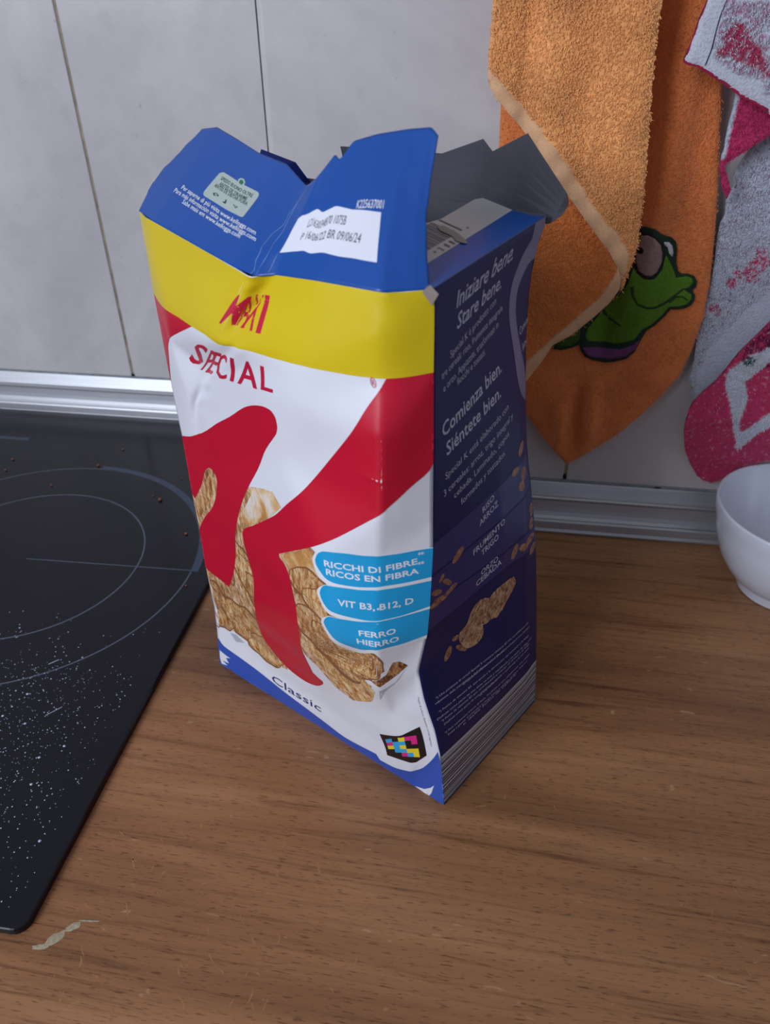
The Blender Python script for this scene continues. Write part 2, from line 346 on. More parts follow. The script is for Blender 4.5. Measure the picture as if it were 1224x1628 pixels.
# ================================================================ CEREAL BOX
FRONT = [[[-180.8,382.7,322.9,0,323],[-174.3,373.8,322.2,11.1,323],[-101.7,308.6,316.2,109.7,323],[-94.1,311.1,317,117.7,323],[-71.5,295.1,320.5,145.9,323],[-41.3,279.7,322,180,323],[-23.1,284.7,322.5,199,323]],
[[-181.1,382.7,299.3,0,299.3],[-174.8,372.2,299.7,12.1,299.7],[-111,313,302,98.3,302],[-102.7,315,302.8,106.8,302.8],[-73.8,292.3,307,143.5,307],[-41,277.1,308,179.3,308],[-22.7,284.7,307.7,199,307.7]],
[[-181.2,382.6,280.3,0,280.3],[-166.4,360.7,281,26.4,281],[-124.3,319.2,282,85.4,282],[-114,312.5,283.2,97.7,283.2],[-77.5,288.6,286.8,141.3,286.8],[-41.3,277.9,288,178.9,288],[-22.4,284.8,288.4,199,288.4]],
[[-180.9,382.6,252.5,0,252.5],[-168.6,364.5,262.1,22.3,262.1],[-147.7,355.2,252.7,45.2,252.7],[-129.5,331.1,261.2,74.4,261.2],[-81.9,290.2,268.6,133.2,268.6],[-41.1,269.8,264.5,175.8,264.5],[-21.6,284.8,260.5,199,260.5]],
[[-180.6,382.7,211.5,0,211.5],[-162.7,362.3,228.9,28.8,228.9],[-161.4,366.3,220.4,37.2,220.4],[-152.1,354.7,223.9,50.8,223.9],[-93.7,303.8,229.3,120.3,229.3],[-42.5,271.4,225.7,174.5,225.7],[-20.6,284.9,216.5,199,216.5]],
[[-179.8,382.7,188.2,0,188.2],[-172.3,375.5,188.8,10.2,188.8],[-163.5,367.1,189.5,22.1,189.5],[-154,359.6,190.3,33.9,190.3],[-73.7,280.2,195,144.1,195],[-44.5,274.9,198.5,173.3,198.5],[-20.1,285,199.5,199,199.5]],
[[-180.1,382.7,147.9,0,147.9],[-172.7,375.3,148.7,10.1,148.7],[-163.8,366.9,149.6,21.9,149.6],[-154.4,359.2,150.5,33.6,150.5],[-71.3,275.2,157.5,147.4,157.5],[-45,273.2,161,173,161],[-20.6,284.9,162.1,199,162.1]],
[[-179.5,382.7,130.7,0,130.7],[-172.1,375.3,131.5,10.2,131.5],[-162.7,367.5,132.4,22,132.4],[-153.3,359.7,133.3,33.8,133.3],[-68.3,275.3,140.5,149.8,140.5],[-45.6,271.3,143.5,172.3,143.5],[-21.4,284.7,144.6,199,144.6]],
[[-179.9,382.6,98.5,0,98.5],[-172.5,375.6,99.1,10.5,99.1],[-163.2,368.3,99.7,22.6,99.7],[-154.4,360.2,100.3,34.8,100.3],[-91.2,303.4,104.7,121.9,104.7],[-46.2,278.4,107.3,174.7,107.3],[-25.4,284.2,117.2,199,117.2]],
[[-179.6,382.7,76.5,0,76.5],[-171.9,376.2,76.3,10.1,76.3],[-162.2,369.7,76.1,21.8,76.1],[-153.1,362.4,75.9,33.6,75.9],[-89.5,313.6,74.7,114.3,74.7],[-41.4,289.6,73.8,168.4,73.8],[-22,284.6,96.7,199,96.7]],
[[-178.9,382.7,56.3,0,56.3],[-170.1,377.2,55.8,10.2,55.8],[-160.5,369.9,55.1,22.2,55.1],[-150.3,363.4,54.5,34.1,54.5],[-81.5,317.4,50.4,115.7,50.4],[-33.4,290.3,47.7,170.2,47.7],[-15.4,285.5,70.2,199,70.2]],
[[-179.9,382.6,35.2,0,35.2],[-170.8,377.2,34.6,10.4,34.6],[-160.2,370.9,34,22.4,34],[-149.6,364.6,33.4,34.5,33.4],[-77.5,320.5,29.1,117.4,29.1],[-28.5,292.6,26.2,172.7,26.2],[-11.1,286.1,45.6,199,45.6]],
[[-182.2,382.2,0,0,0],[-173.4,377.5,0,10,0],[-162.9,371.7,0,21.9,0],[-152.5,366,0,33.8,0],[-80.9,326.7,0,115.4,0],[-32,299.9,0,171.1,0],[-7.6,286.5,0,199,0]]]
SIDE = [[[-23.1,284.7,322.7,0,322.7],[-9.8,313,324,32.1,322.7],[3.5,341.2,325.4,64.2,322.7],[15,365.7,326.5,92,322.7],[21.2,378.9,327.1,107,322.7]],
[[-22.9,284.7,315,0,315],[-10.5,313,315,32.1,315],[2,341.2,315,64.2,315],[12.6,365.8,315,92,315],[18,379.1,315,107,315]],
[[-22.7,284.7,305,0,305],[-10.4,312.9,305,32.1,305],[1.7,341.1,305,64.2,305],[11.9,365.7,305,92,305],[16.7,379.1,305,107,305]],
[[-22.4,284.8,288.4,0,288.4],[-10.1,312.8,288.4,32.1,288.4],[2.1,340.8,288.4,64.2,288.4],[11.9,365.5,288.4,92,288.4],[16.1,379.2,288.4,107,288.4]],
[[-21.9,284.8,270,0,270],[-9.1,312.6,270,32.1,270],[3.4,340.6,270,64.2,270],[13.3,365.2,270,92,270],[16.9,379.1,270,107,270]],
[[-21.5,284.9,255,0,255],[-8.2,312.5,255,32.1,255],[4.8,340.3,255,64.2,255],[14.8,364.9,255,92,255],[18,379.1,255,107,255]],
[[-21.1,284.9,240,0,240],[-7.3,312.4,240,32.1,240],[6.2,340.1,240,64.2,240],[16.5,364.7,240,92,240],[19.5,379,240,107,240]],
[[-20.8,284.9,222.5,0,222.5],[-6.3,312.3,222.5,32.1,222.5],[7.8,339.8,222.5,64.2,222.5],[18.3,364.4,222.5,92,222.5],[21.2,378.9,222.5,107,222.5]],
[[-20.1,285,200,0,200],[-4.8,312.1,200,32.1,200],[10.2,339.4,200,64.2,200],[21.3,364,200,92,200],[24.1,378.7,200,107,200]],
[[-20.4,284.9,180,0,180],[-3.7,311.8,180,32.1,180],[12.6,339,180,64.2,180],[24.7,363.5,180,92,180],[28,378.4,180,107,180]],
[[-20.6,284.9,162.5,0,162.5],[-2.9,311.6,162.5,32.1,162.5],[14.4,338.6,162.5,64.2,162.5],[27.4,363.1,162.5,92,162.5],[31.1,378.1,162.5,107,162.5]],
[[-21.4,284.7,144.6,0,144.6],[-2.7,311.4,144.6,32.1,144.6],[15.7,338.3,144.6,64.2,144.6],[29.7,362.7,144.6,92,144.6],[34.1,377.7,144.6,107,144.6]],
[[-23.5,284.4,130,0,130],[-3.6,311,130,32.1,130],[15.9,337.9,130,64.2,130],[31,362.4,130,92,130],[36.2,377.4,130,107,130]],
[[-25.2,284.2,118.6,0,118.6],[-4.5,310.8,118.6,32.1,118.6],[15.8,337.7,118.6,64.2,118.6],[31.7,362.2,118.6,92,118.6],[37.5,377.3,118.6,107,118.6]],
[[-23.7,284.4,107,0,107],[-3.1,311,107,32.1,107],[17,337.8,107,64.2,107],[32.9,362.1,107,92,107],[38.8,377.1,107,107,107]],
[[-21.3,284.7,94,0,94],[-1.2,311.2,94,32.1,94],[18.6,338,94,64.2,94],[34.3,362.2,94,92,94],[40.3,376.8,94,107,94]],
[[-15.4,285.5,70,0,70],[3.4,311.9,70,32.1,70],[21.9,338.5,70,64.2,70],[36.8,362.3,70,92,70],[42.8,376.4,70,107,70]],
[[-11.7,286,49,0,49],[6.2,312.4,49,32.1,49],[23.9,338.9,49,64.2,49],[38.4,362.5,49,92,49],[44.7,376.1,49,107,49]],
[[-9.5,286.2,25,0,25],[7.9,313,25,32.1,25],[25.2,339.7,25,64.2,25],[39.7,363.2,25,92,25],[46.8,376.3,25,107,25]],
[[-7.6,286.5,0,0,0],[9.3,313.8,0,32.1,0],[26.3,341.1,0,64.2,0],[40.9,364.8,0,92,0],[48.8,377.5,0,107,0]]]
FLAP = [[[-178.5,379.5,322.7,4,323],[-167.8,368,321.7,20,323],[-149.3,351.4,320.2,45,323],[-130.9,334.9,318.6,70,323],[-112.5,318.3,317.1,95,323],[-99.5,309.3,316.4,112,323],[-91.5,309.2,317.4,121,323],[-85.9,305.3,318.3,128,323],[-81,301.8,319,134,323],[-78.6,300.1,319.4,137,323],[-71.4,295,320.5,146,323],[-56.4,287.4,321.3,163,323],[-43.5,280.8,321.6,178,323],[-30.8,283.4,321.6,192,323],[-25.8,284.9,321.6,197.5,323]],
[[-175.7,389.1,330.3,4,336.8],[-161.2,376.4,331,20,336.8],[-143.7,359.9,329.2,45,336.8],[-126,343.2,327.3,70,336.8],[-108,326.7,325.9,95,336.8],[-95.1,315.5,324.1,112,336.8],[-87.5,313.5,326.1,121,336.8],[-82.3,311,327.9,128,336.8],[-77.8,309,329.5,134,336.8],[-75.6,307,329.1,137,336.8],[-68.8,304.1,331.7,146,336.8],[-55,298,333,163,336.8],[-42.9,292.6,333.8,178,336.8],[-31.9,294.1,333.9,192,336.8],[-28,294.8,333.4,197.5,336.8]],
[[-170.4,394.8,337.3,4,350.5],[-154.7,384.8,340.2,20,350.5],[-138,368.4,338.2,45,350.5],[-121.2,351.5,336.1,70,350.5],[-103.5,335.1,334.6,95,350.5],[-90.7,321.7,331.8,112,350.5],[-83.6,317.8,334.8,121,350.5],[-78.7,316.8,337.5,128,350.5],[-74.6,316.1,340,134,350.5],[-72.5,314,338.9,137,350.5],[-66.1,313.1,342.9,146,350.5],[-53.7,308.6,344.7,163,350.5],[-41.8,303.8,345.5,178,350.5],[-32.2,303.7,345.2,192,350.5],[-29.1,303.3,343.9,197.5,350.5]],
[[-160.2,400.3,347,4,364.2],[-148.2,393.2,349.5,20,364.2],[-132.4,376.8,347.3,45,364.2],[-116.3,359.9,344.8,70,364.2],[-99,343.5,343.4,95,364.2],[-86.4,327.8,339.5,112,364.2],[-79.6,322.1,343.4,121,364.2],[-75.1,322.6,347.2,128,364.2],[-71.3,323.3,350.4,134,364.2],[-69.5,320.9,348.6,137,364.2],[-63.5,322.2,354.1,146,364.2],[-52.3,319.3,356.5,163,364.2],[-40.1,315.4,357.9,178,364.2],[-31,314.1,358.2,192,364.2],[-28.4,312.8,356.6,197.5,364.2]],
[[-148.8,405.7,357.5,4,378],[-141.7,401.6,358.8,20,378],[-126.7,385.3,356.3,45,378],[-111.5,368.2,353.5,70,378],[-94.5,351.9,352.2,95,378],[-82,334,347.2,112,378],[-75.7,326.4,352.1,121,378],[-71.5,328.4,356.8,128,378],[-68.1,330.4,360.9,134,378],[-66.4,327.8,358.4,137,378],[-60.9,331.2,365.3,146,378],[-51,329.9,368.2,163,378],[-38.2,327.1,370.6,178,378],[-29.2,324.8,371.7,192,378],[-27,322.6,369.9,197.5,378]]]
# prints in panel millimetres
ART = {
'front': [['P','flakes',1,[[-0.3,148],[13.6,163.8],[22.9,178.1],[31.3,185.9],[47.2,191.2],[65.2,191.7],[84.2,199.6],[96.8,204.4],[102.4,199.7],[92,180.4],[107.5,176.7],[134.8,193.2],[143.3,191.4],[142.7,176.6],[147,167.9],[151.5,153.7],[155.4,143.4],[162.1,139.6],[170.9,139.6],[175.1,129.7],[176,122.1],[171.4,116.1],[163,107.3],[168.8,104.8],[163.6,94.6],[165.6,93.6],[157,79],[138.8,66],[133.7,68.5],[127.8,72.6],[124.5,82.1],[121.7,89.5],[114.6,96],[111.3,101.1],[78.1,74],[74,45.8],[64.2,42.4],[48.6,41.3],[36.8,45.3],[26.5,46.6],[17.5,44.7],[5.9,41.3],[1.4,48.4],[-1.2,54.7],[3.8,47.9],[-0.3,88.8],[-1.2,118.8]]],
['P','shade',1.2,[[173.2,102.8],[177.9,105.6],[186,112],[191.3,122.2],[183.1,108.7],[175.6,101.5],[167.5,88.3]]],
['P','flake_dark',1.3,[[169.4,110.7],[175.2,107.6],[186.1,117.4],[191.2,123],[185.1,127.8],[181.6,128.1],[178.8,118.2],[174.2,114.4]]],
['P','shade',1.2,[[14.7,40.8],[21.6,43.3],[29.4,40.2],[20.2,35.1]]],
['P','flake_lite',1.4,[[121.7,126],[132.6,123.5],[149.6,136],[157.5,125.4],[164.2,109.8],[168.4,98.1],[155.9,78.2],[139.5,67.6],[128.6,77.6],[131.2,102.9],[123.5,109.9]]],
['P','flake_lite',1.4,[[153,135.4],[166.3,139.2],[175.3,131.6],[174.1,119.7],[164.4,112.1],[158.7,120]]],
['P','flake_lite',1.4,[[28.2,53.8],[45.1,69.4],[71.7,69.1],[70.3,47.2],[72.9,45.3],[55.5,44.3],[39.3,47.1]]],
['P','flake_mid',1.4,[[4.2,57.9],[27.4,65.1],[31.7,58.1],[25.3,50.9],[9,47.2]]],
['P','flake_lite',1.4,[[53.2,142.9],[67.1,136.5],[66.7,121.7],[63.8,94.8],[55.2,100.9],[41.1,114.8],[48.1,137.9]]],
['P','flake_mid',1.4,[[28.6,180.8],[35,176.2],[32.2,170.1],[-2.6,125.3],[2,145.7],[19.6,165.3]]],
['P','flake_blur',1.4,[[84.2,199.6],[104,206.6],[111.6,201.8],[95.4,186.7],[73,169.3],[63.5,166.9],[66.5,174.7]]],
['P','flake_blur',1.4,[[106.7,170.4],[134.6,191.8],[143.2,188.8],[144.4,178.8],[136.3,165.6],[123.4,162.6],[115.2,167.3]]],
['P','flake_mid',1.5,[[119.9,154.1],[142.1,166.6],[149.4,158.9],[144.8,146.8],[128,143.6],[116.6,141.4]]],
['P','flake_edge',1.62,[[33.1,97.7],[28.4,92.8],[24.6,96.2],[20.6,95.2],[18,98.9],[15.6,103.8],[12.7,111.3],[11.3,117.2],[11.8,122.9],[13.2,128.4],[16.6,132.6],[20.1,137.3],[24.2,137],[28.4,141.4],[30.7,135.9],[35.2,136.6],[37.4,131.1],[41.2,124.1],[41,117.9],[41.1,112.7],[41.7,106.2],[38.6,99.8]]],
['P','flake_mid',1.63,[[32.9,98.7],[28.9,94.5],[25.6,97.9],[22,97.2],[19.6,100.7],[17.3,105.4],[14.6,112.5],[13.3,118.1],[13.5,123.4],[14.6,128.4],[17.4,132.1],[20.2,136.3],[23.8,135.8],[27.4,139.6],[29.6,134.3],[33.4,134.6],[35.5,129.3],[39.1,122.6],[39.2,116.9],[39.4,112.1],[40.2,106],[37.6,100.3]]],
['P','flake_edge',1.64,[[72.5,111.3],[67.7,110.5],[64.4,106],[59.4,106.9],[54.1,108.9],[48.6,112.7],[41.8,119],[36.1,123.5],[35.8,128.5],[36.1,133.2],[36.6,138.6],[40.5,142.2],[45.8,143.2],[49.9,146.4],[55,144.8],[60.4,146],[65.8,142.3],[70.6,134.3],[75.7,129.4],[74.2,124.7],[76.6,119.8],[73.5,116.6]]],
['P','flake_lite',1.65,[[71.8,112.2],[67.5,111.7],[64.8,107.9],[60.2,109],[55.3,110.9],[50,114.5],[43.6,120.3],[38.1,124.6],[37.6,129.2],[37.7,133.3],[37.8,138.3],[41.1,141.4],[45.9,142.1],[49.4,144.8],[54,143.1],[58.9,143.9],[63.8,140.3],[68.8,132.8],[73.8,128.3],[72.7,124],[75.1,119.6],[72.4,116.8]]],
['P','flake_edge',1.66,[[18.8,46.8],[14.7,42],[8.9,41.5],[4,39.7],[-1.7,38.9],[3,37.5],[3,43.5],[3,47.5],[3,51.5],[4,56.5],[3,60.5],[3,68.5],[4,76.2],[1.9,82.4],[8.7,86.4],[14.8,85.6],[18,80],[25.5,76.3],[26,69.9],[26.7,64.3],[24.2,58.2],[23.1,51.5]]],
['P','flake_mid',1.67,[[18.1,47.5],[14.6,43.4],[9.3,43.3],[5,41.8],[-0.2,41.4],[3.3,40.4],[3,46.5],[3,49.5],[3,53.5],[5,58.5],[3,61.5],[3,67.5],[4.2,73.6],[1.1,80.6],[7,83.9],[12.6,83],[15.8,77.7],[22.6,73.8],[23.4,68],[24.4,62.8],[22.5,57.5],[21.9,51.6]]],
['P','flake_edge',1.68,[[73,55.4],[64.8,50.1],[60.3,44],[51.9,42.1],[43.6,41.1],[35.1,44.3],[21,45.1],[19,51.9],[13.1,55],[10,59.4],[8.5,64.9],[16.4,69.7],[17.7,76.2],[25.2,81.4],[37.5,82.4],[47.6,87.7],[57.2,86],[71.2,87.1],[73.6,81.3],[83.2,79.7],[78.2,71.4],[79.2,64.5]]],
['P','flake_lite',1.69,[[71.7,55.9],[64.2,51.4],[60.2,46],[52.5,44.6],[44.7,43.8],[36.6,46.8],[23.4,47.8],[21.2,53.8],[15.6,56.6],[12.5,60.5],[10.6,65.4],[17.8,69.4],[18.5,75.1],[25.1,79.4],[36.5,80.1],[45.6,84.5],[54.5,82.7],[67.4,83.2],[70,78.1],[79.3,76.6],[75.6,69.8],[77,63.7]]],
['P','flake_edge',1.7,[[92.3,96.6],[87.3,87.7],[82.5,90.4],[75.7,84.3],[72.6,90.3],[67.5,93.9],[60.3,101.1],[57.4,107.7],[56.3,112.8],[56.3,117.1],[57.9,120.9],[57,126.1],[62.4,128.3],[68,129.2],[72.2,132.9],[78.5,129.8],[84.7,128.2],[92,123.3],[97.5,118.9],[99.4,112.8],[99.6,106.4],[96.1,101.4]]],
['P','flake_mid',1.71,[[91.9,97.6],[88.1,90.1],[83.6,92.7],[78.2,87.9],[74.7,93],[69.7,96.4],[62.7,103.3],[59.6,109.3],[58.2,113.8],[57.9,117.6],[59.2,120.9],[58.1,125.5],[62.8,127.3],[67.9,127.9],[71.5,131],[77.5,128.1],[83.4,126.4],[90.4,121.7],[95.6,117.4],[97.5,111.7],[97.9,105.9],[95,101.6]]],
['P','flake_edge',1.72,[[147.8,167.6],[144.3,165.8],[142.3,162.7],[137,161.5],[132.6,159.2],[126.9,156.2],[119.7,155.4],[115.9,156.2],[114.1,158],[112,159.7],[113.7,163.2],[114.5,166.3],[118.5,169.9],[122.4,173.2],[126.9,176.1],[131.9,179],[137.5,179.9],[142.9,178.7],[146.9,177.8],[148.4,175.4],[146.8,172.8],[148.5,170.3]]],
['P','flake_mid',1.73,[[147.2,167.8],[144,166.3],[142.3,163.6],[137.4,162.6],[133.4,160.7],[128.2,158.1],[121.3,157.4],[117.6,158],[115.7,159.4],[113.5,160.9],[114.9,163.7],[115.3,166.4],[119,169.5],[122.4,172.3],[126.5,174.8],[131.1,177.4],[136.4,178.3],[141.8,177.4],[145.9,176.8],[147.4,174.7],[146.1,172.4],[147.7,170.2]]],
['P','flake_edge',1.74,[[155,156.2],[154.8,152.6],[151.8,152.2],[149,150.5],[144.8,149],[139.5,149.6],[132,149.2],[129.8,151.8],[126.8,153.1],[125,155.4],[125.1,158.8],[126.9,162.6],[131.9,166.3],[136.7,169.1],[140.4,171.7],[144.4,174.3],[148.3,171.9],[152.9,169.5],[156.4,166.9],[155.7,163.7],[157.6,160.5],[158.2,157]]],
['P','flake_lite',1.75,[[154.6,156.6],[154.5,153.4],[151.8,153.2],[149.4,152],[145.7,151.1],[141,152],[134,151.7],[131.6,153.7],[128.6,154.8],[126.7,156.7],[126.4,159.4],[127.8,162.7],[132.4,165.9],[136.7,168.2],[140.1,170.6],[143.8,172.8],[147.7,170.8],[152.1,168.5],[155.5,166.1],[154.9,163.3],[156.9,160.3],[157.5,157.1]]],
['P','flake_edge',1.76,[[144.9,119.7],[142.1,114.9],[138.3,112.7],[134.2,114],[130.6,117.3],[126.4,120.5],[118.4,121.3],[114.3,124.4],[111.3,127.7],[110.9,131.8],[111.7,136],[114.7,140.8],[118.5,145.9],[124.2,150],[130,152.7],[135.6,153.7],[140.7,153.2],[147.8,151.8],[148.7,146.9],[149.3,142.7],[148.3,137.6],[147.7,125.4]]],
['P','flake_mid',1.77,[[144.4,120.8],[141.9,116.5],[138.6,114.9],[135,116.9],[131.7,120.2],[127.7,123.1],[120.2,124],[116.1,126.6],[113.2,129.4],[112.6,132.8],[113.1,136.5],[115.6,140.6],[118.8,145],[123.8,148.5],[129.2,150.8],[134.4,151.6],[139.3,151.2],[146.4,150.3],[147.4,145.8],[148.1,141.9],[147.3,137.2],[147,126]]],
['P','flake_edge',1.8,[[170.3,110.9],[163.6,108.6],[158.3,98.7],[149.8,92.2],[145.1,95.1],[142.3,101.9],[136.5,109.2],[130.3,114.6],[132.2,125.1],[132.3,131.8],[129.5,137],[131.9,144.3],[142.4,149.7],[145.9,155.1],[150.2,157.5],[154.7,155],[159.3,151.6],[164,143.3],[169.2,137.1],[171.1,130.4],[171.5,124.1],[169.2,118.5]]],
['P','flake_lite',1.81,[[169.3,111.6],[163.4,110],[159.9,102.5],[153.2,98],[148.6,100.6],[144.7,105.9],[138.5,112.4],[133,118.3],[134.4,127.6],[134.3,133.4],[131.4,138],[133.2,144.2],[142.7,148.7],[145.7,153.5],[149.7,155.6],[154,153.2],[158.3,149.8],[162.7,141.5],[167.5,135.1],[169.5,128.8],[170,123.2],[168,118.4]]],
['P','flake_edge',1.78,[[175.3,120.4],[175.2,116.4],[173.3,114.2],[170,112],[166.7,109.6],[162.9,107.9],[157.5,106.7],[155.1,108.8],[154.1,111.8],[152.5,114.4],[153.2,118.8],[152.3,123.5],[154.6,129.9],[158.8,132.1],[161.2,138.1],[164.2,139],[167.5,139.9],[171.9,137.8],[174.4,134.3],[176.4,130],[176.6,126.1],[177.5,121.7]]],
['P','flake_mid',1.79,[[174.8,120.9],[174.9,117.4],[173.1,115.5],[170.1,113.7],[167.2,111.7],[163.7,110.3],[158.7,109.4],[156.3,111.1],[155,113.5],[153.4,115.7],[153.9,119.4],[152.9,123.4],[154.8,128.6],[158.7,130.5],[160.8,135.7],[163.7,136.6],[166.9,137.6],[171.2,135.8],[173.7,133.2],[175.7,129.3],[175.9,125.9],[176.9,121.9]]],
['P','flake_edge',1.82,[[71.6,48.9],[68,45.3],[65.4,41],[61,37.2],[55.6,36.5],[50.1,36],[44.3,38.7],[38.6,39],[34,40.8],[33.6,44.7],[35,49],[40.1,53],[41.1,58.3],[47.1,62.9],[54.2,64.6],[60.3,68.7],[65.5,67.5],[72.7,67.7],[77.2,66.9],[77.5,63.1],[79.7,59.8],[77.1,53.8]]],
['P','flake_lite',1.83,[[70.8,49],[67.7,46],[65.5,42.3],[61.5,39.1],[56.5,38.6],[51.3,38.1],[45.6,40.5],[40.2,40.8],[35.8,42.4],[35.2,45.8],[36.2,49.4],[40.9,53],[41.5,57.4],[46.8,61.4],[53.4,62.9],[58.9,66.4],[63.9,65.3],[70.6,65.3],[74.9,64.5],[75.2,61],[77.5,58.1],[75.7,53.1]]],
['P','blue',2,[[-0.1,26.4],[1,26.1],[6,22],[25,20.5],[45.5,18.6],[65.4,16],[84.5,13.7],[102.7,10.4],[120.3,7.2],[145.7,11.9],[149.2,6.8],[162.1,9.9],[180.4,23.7],[187.6,33.5],[197.5,50.5],[198,43.1],[201.7,4.3],[198.9,-1.3],[167.6,-1.6],[93.1,-0.2],[32.8,-0.3],[-0.1,-1.4],[-0.5,16]]],
['P','white',3,[[177.2,0.9],[184.5,4.1],[189.4,9.3],[192.3,14],[189.9,4.5],[187.3,-1.1],[183.5,0.1]]],
['P','white',3,[[1,14.7],[7.4,13.4],[12.1,13],[7.2,10.7],[10,6.5],[3.4,5.5],[8.2,3.1],[1.9,1.4],[0.7,7.1]]],
['P','red',4,[[-2.8,192.5],[36.8,208.6],[71.7,231.1],[90.4,246.6],[97.6,251.3],[104.4,254.4],[109.8,255.8],[114.1,255.7],[116.8,253.5],[117.5,250.7],[117.5,247.5],[115.5,242.7],[96.9,218.8],[75.7,194.1],[62.1,172.2],[52,149],[43.4,120.1],[36.8,104.1],[29.7,93],[15.8,92.7],[-0.1,91.3],[-2,118.3],[3.4,128.9],[14.1,142.2],[24.3,153],[31.3,163.2],[35.1,171.6],[37.1,177.2],[37.8,182.2],[35.5,185.9],[31.3,185.9],[27.3,183.3],[22.9,178.1],[18.6,169.6],[13,161.9],[8.4,156.1],[3.5,150],[0.2,151.3]]],
['P','red',4,[[179.4,287.8],[176.2,283.1],[167.1,271.9],[150.1,246.2],[136.4,225.9],[128.9,216.7],[116.6,205.5],[104.6,194.2],[92.7,184.4],[78.7,172.9],[68.3,165.1],[64.1,160.7],[62.8,157.2],[63.5,149.6],[65.5,135.4],[67.2,127.6],[66.8,118],[63,96.2],[56.9,70.6],[62.7,57.3],[72.8,48.8],[85.2,46.9],[95.1,48.7],[104.2,53.9],[114.6,64.8],[116.3,69],[114.2,69.7],[109.8,72.6],[112.4,90.7],[116.5,112.4],[115.3,133.3],[115.5,154.1],[111.6,164.9],[104.1,168.1],[104.8,170.1],[132.5,190.5],[149.9,203.3],[163.6,215.5],[174.5,225.7],[187.2,235.9],[199.4,246.4],[199.6,269.3],[199.3,288.7],[191.4,288.3]]],
['P','red',4,[[-1.8,280.1],[19.3,280],[25.6,280.3],[41.3,280.6],[56.1,280.4],[22.8,263.7],[13.4,256.4],[9.7,248.9],[0.5,229.1],[-1.5,238.7],[-2.3,253.5]]],
['P','yellow',5,[[-1,323.3],[58.4,323.3],[109.2,322.5],[113.6,323.2],[118.1,323.6],[134.2,324],[145.8,323.3],[164.8,322.9],[179.9,323.1],[189.4,322.8],[199.2,323.2],[199,307.7],[199.3,288.7],[191.4,288.2],[178.6,287.8],[164.3,286.8],[140.1,286.2],[120.2,284.1],[103.9,283.2],[96.3,282.2],[82,280],[70.6,280.8],[56.1,280.4],[41.3,280.6],[25.5,280],[19.4,279.7],[10.2,279.6],[0.2,280.5],[1.1,294.8]]],
['Q','redtxt',7,'M',[[84.1,290.3],[95.5,291.4],[106,308.4],[99.1,308.9]],0.008],
['Q','redtxt',7,'A',[[95.9,291.2],[101.4,291.4],[108.1,308.2],[104.3,309]],0.008],
['Q','redtxt',7,'X',[[98.7,291.1],[107.8,292],[113.2,309.3],[108.3,309.5]],0.03],
['Q','redtxt',7,'I',[[110.3,292],[113.8,292.5],[117,309.8],[113.6,309.6]],0.03],
['Q','redtxt',7,'S',[[32.7,253.4],[41.7,251.5],[68.8,272.8],[57.8,272.7]],0.03],
['Q','redtxt',7,'P',[[42.5,250.1],[49.3,250.9],[74.4,271.9],[69.8,272]],0.03],
['Q','redtxt',7,'E',[[48.2,250.4],[59.5,253.8],[78.4,272.7],[73.5,272.2]],0.03],
['Q','redtxt',7,'C',[[63,254.8],[77.9,258],[85,273.5],[75.5,272.4]],0.03],
['Q','redtxt',7,'I',[[81.6,259.3],[84.7,259.8],[91.6,274.9],[88.7,274.5]],0.03],
['Q','redtxt',7,'A',[[88.2,260.4],[104.5,263.5],[107.8,277.4],[96.1,275.8]],0.03],
['Q','redtxt',7,'L',[[107.7,264.6],[116.9,266.4],[120.1,278.6],[111.1,277.4]],0.03],
['T','redtxt',7,'®',172.7,283.3,175.3,283.8,4.2,0,0],
['P','white',5.5,[[141.3,149.8],[142.8,153.9],[146.6,157.5],[149,158.9],[156.3,159.2],[164.2,159.5],[172,160.8],[184.3,161.5],[199.6,162.4],[200,141.9],[186.3,139.6],[171.8,139],[163.6,134.7],[156.8,133.6],[149.9,136.9],[145.9,142.2]]],
['P','cyan',6.5,[[143.9,151.2],[145.2,155],[147,157.3],[149.3,158.6],[156.6,158.9],[164.5,159.2],[172.3,160.4],[184.6,161],[199.6,162],[199.5,144.3],[186.5,142.3],[172.2,142.2],[164.4,138.9],[158.3,139],[151.3,141.6],[147,145.8]]],
['P','white',5.6,[[140.4,168.7],[141.3,172.1],[144.6,175.5],[146.9,177.2],[156.6,178.7],[164.5,179.2],[173.1,180.4],[184,180.4],[199.1,180.5],[199.3,161.3],[185.5,159.5],[173.1,159],[167.5,158.2],[161.9,158.5],[152.8,159.3],[147.7,160.4],[144.1,163.5]]],
['P','cyan',6.5,[[142.7,169.7],[143.5,172.9],[145,175.4],[147.2,177],[157,178.4],[164.8,178.9],[173.4,180],[184.3,180],[199.1,180.1],[199.2,163.6],[185.7,161.7],[173.4,161.1],[167.9,160.5],[162.3,160.8],[153.2,161.7],[148.2,162.8],[144.6,166]]],
['P','white',5.7,[[138.3,185.2],[138,187.6],[139.3,191],[141.5,193.7],[145.9,196.2],[156.6,198.6],[165.5,199.4],[173.1,200.5],[183.7,200.3],[191.2,200.6],[199.6,200.3],[199.6,180.2],[187.3,179.9],[174.2,179.9],[167.7,178.8],[162.2,178.2],[152,177.7],[146.9,178.6],[141.6,180]]],
['P','cyan',6.5,[[140.7,186.1],[140.3,188.6],[141.5,191.8],[143.4,194.2],[146.3,196],[157,198.3],[165.8,199.1],[173.4,200],[184,199.9],[191.5,200.1],[199.6,199.9],[199.5,182.4],[187.5,182],[174.5,182],[168,181],[162.6,180.3],[152.3,179.8],[147.3,180.8],[143.8,183.2]]],
['T','white',8,'RICCHI DI FIBRE',146.4,187.9,192,192.1,3.5,0,0.22],
['T','white',8,'**',192,195.8,194.9,195.9,3,0,0.1],
['T','white',8,'RICOS EN FIBRA',147.4,183.4,192.8,186.3,3.5,0,0.22],
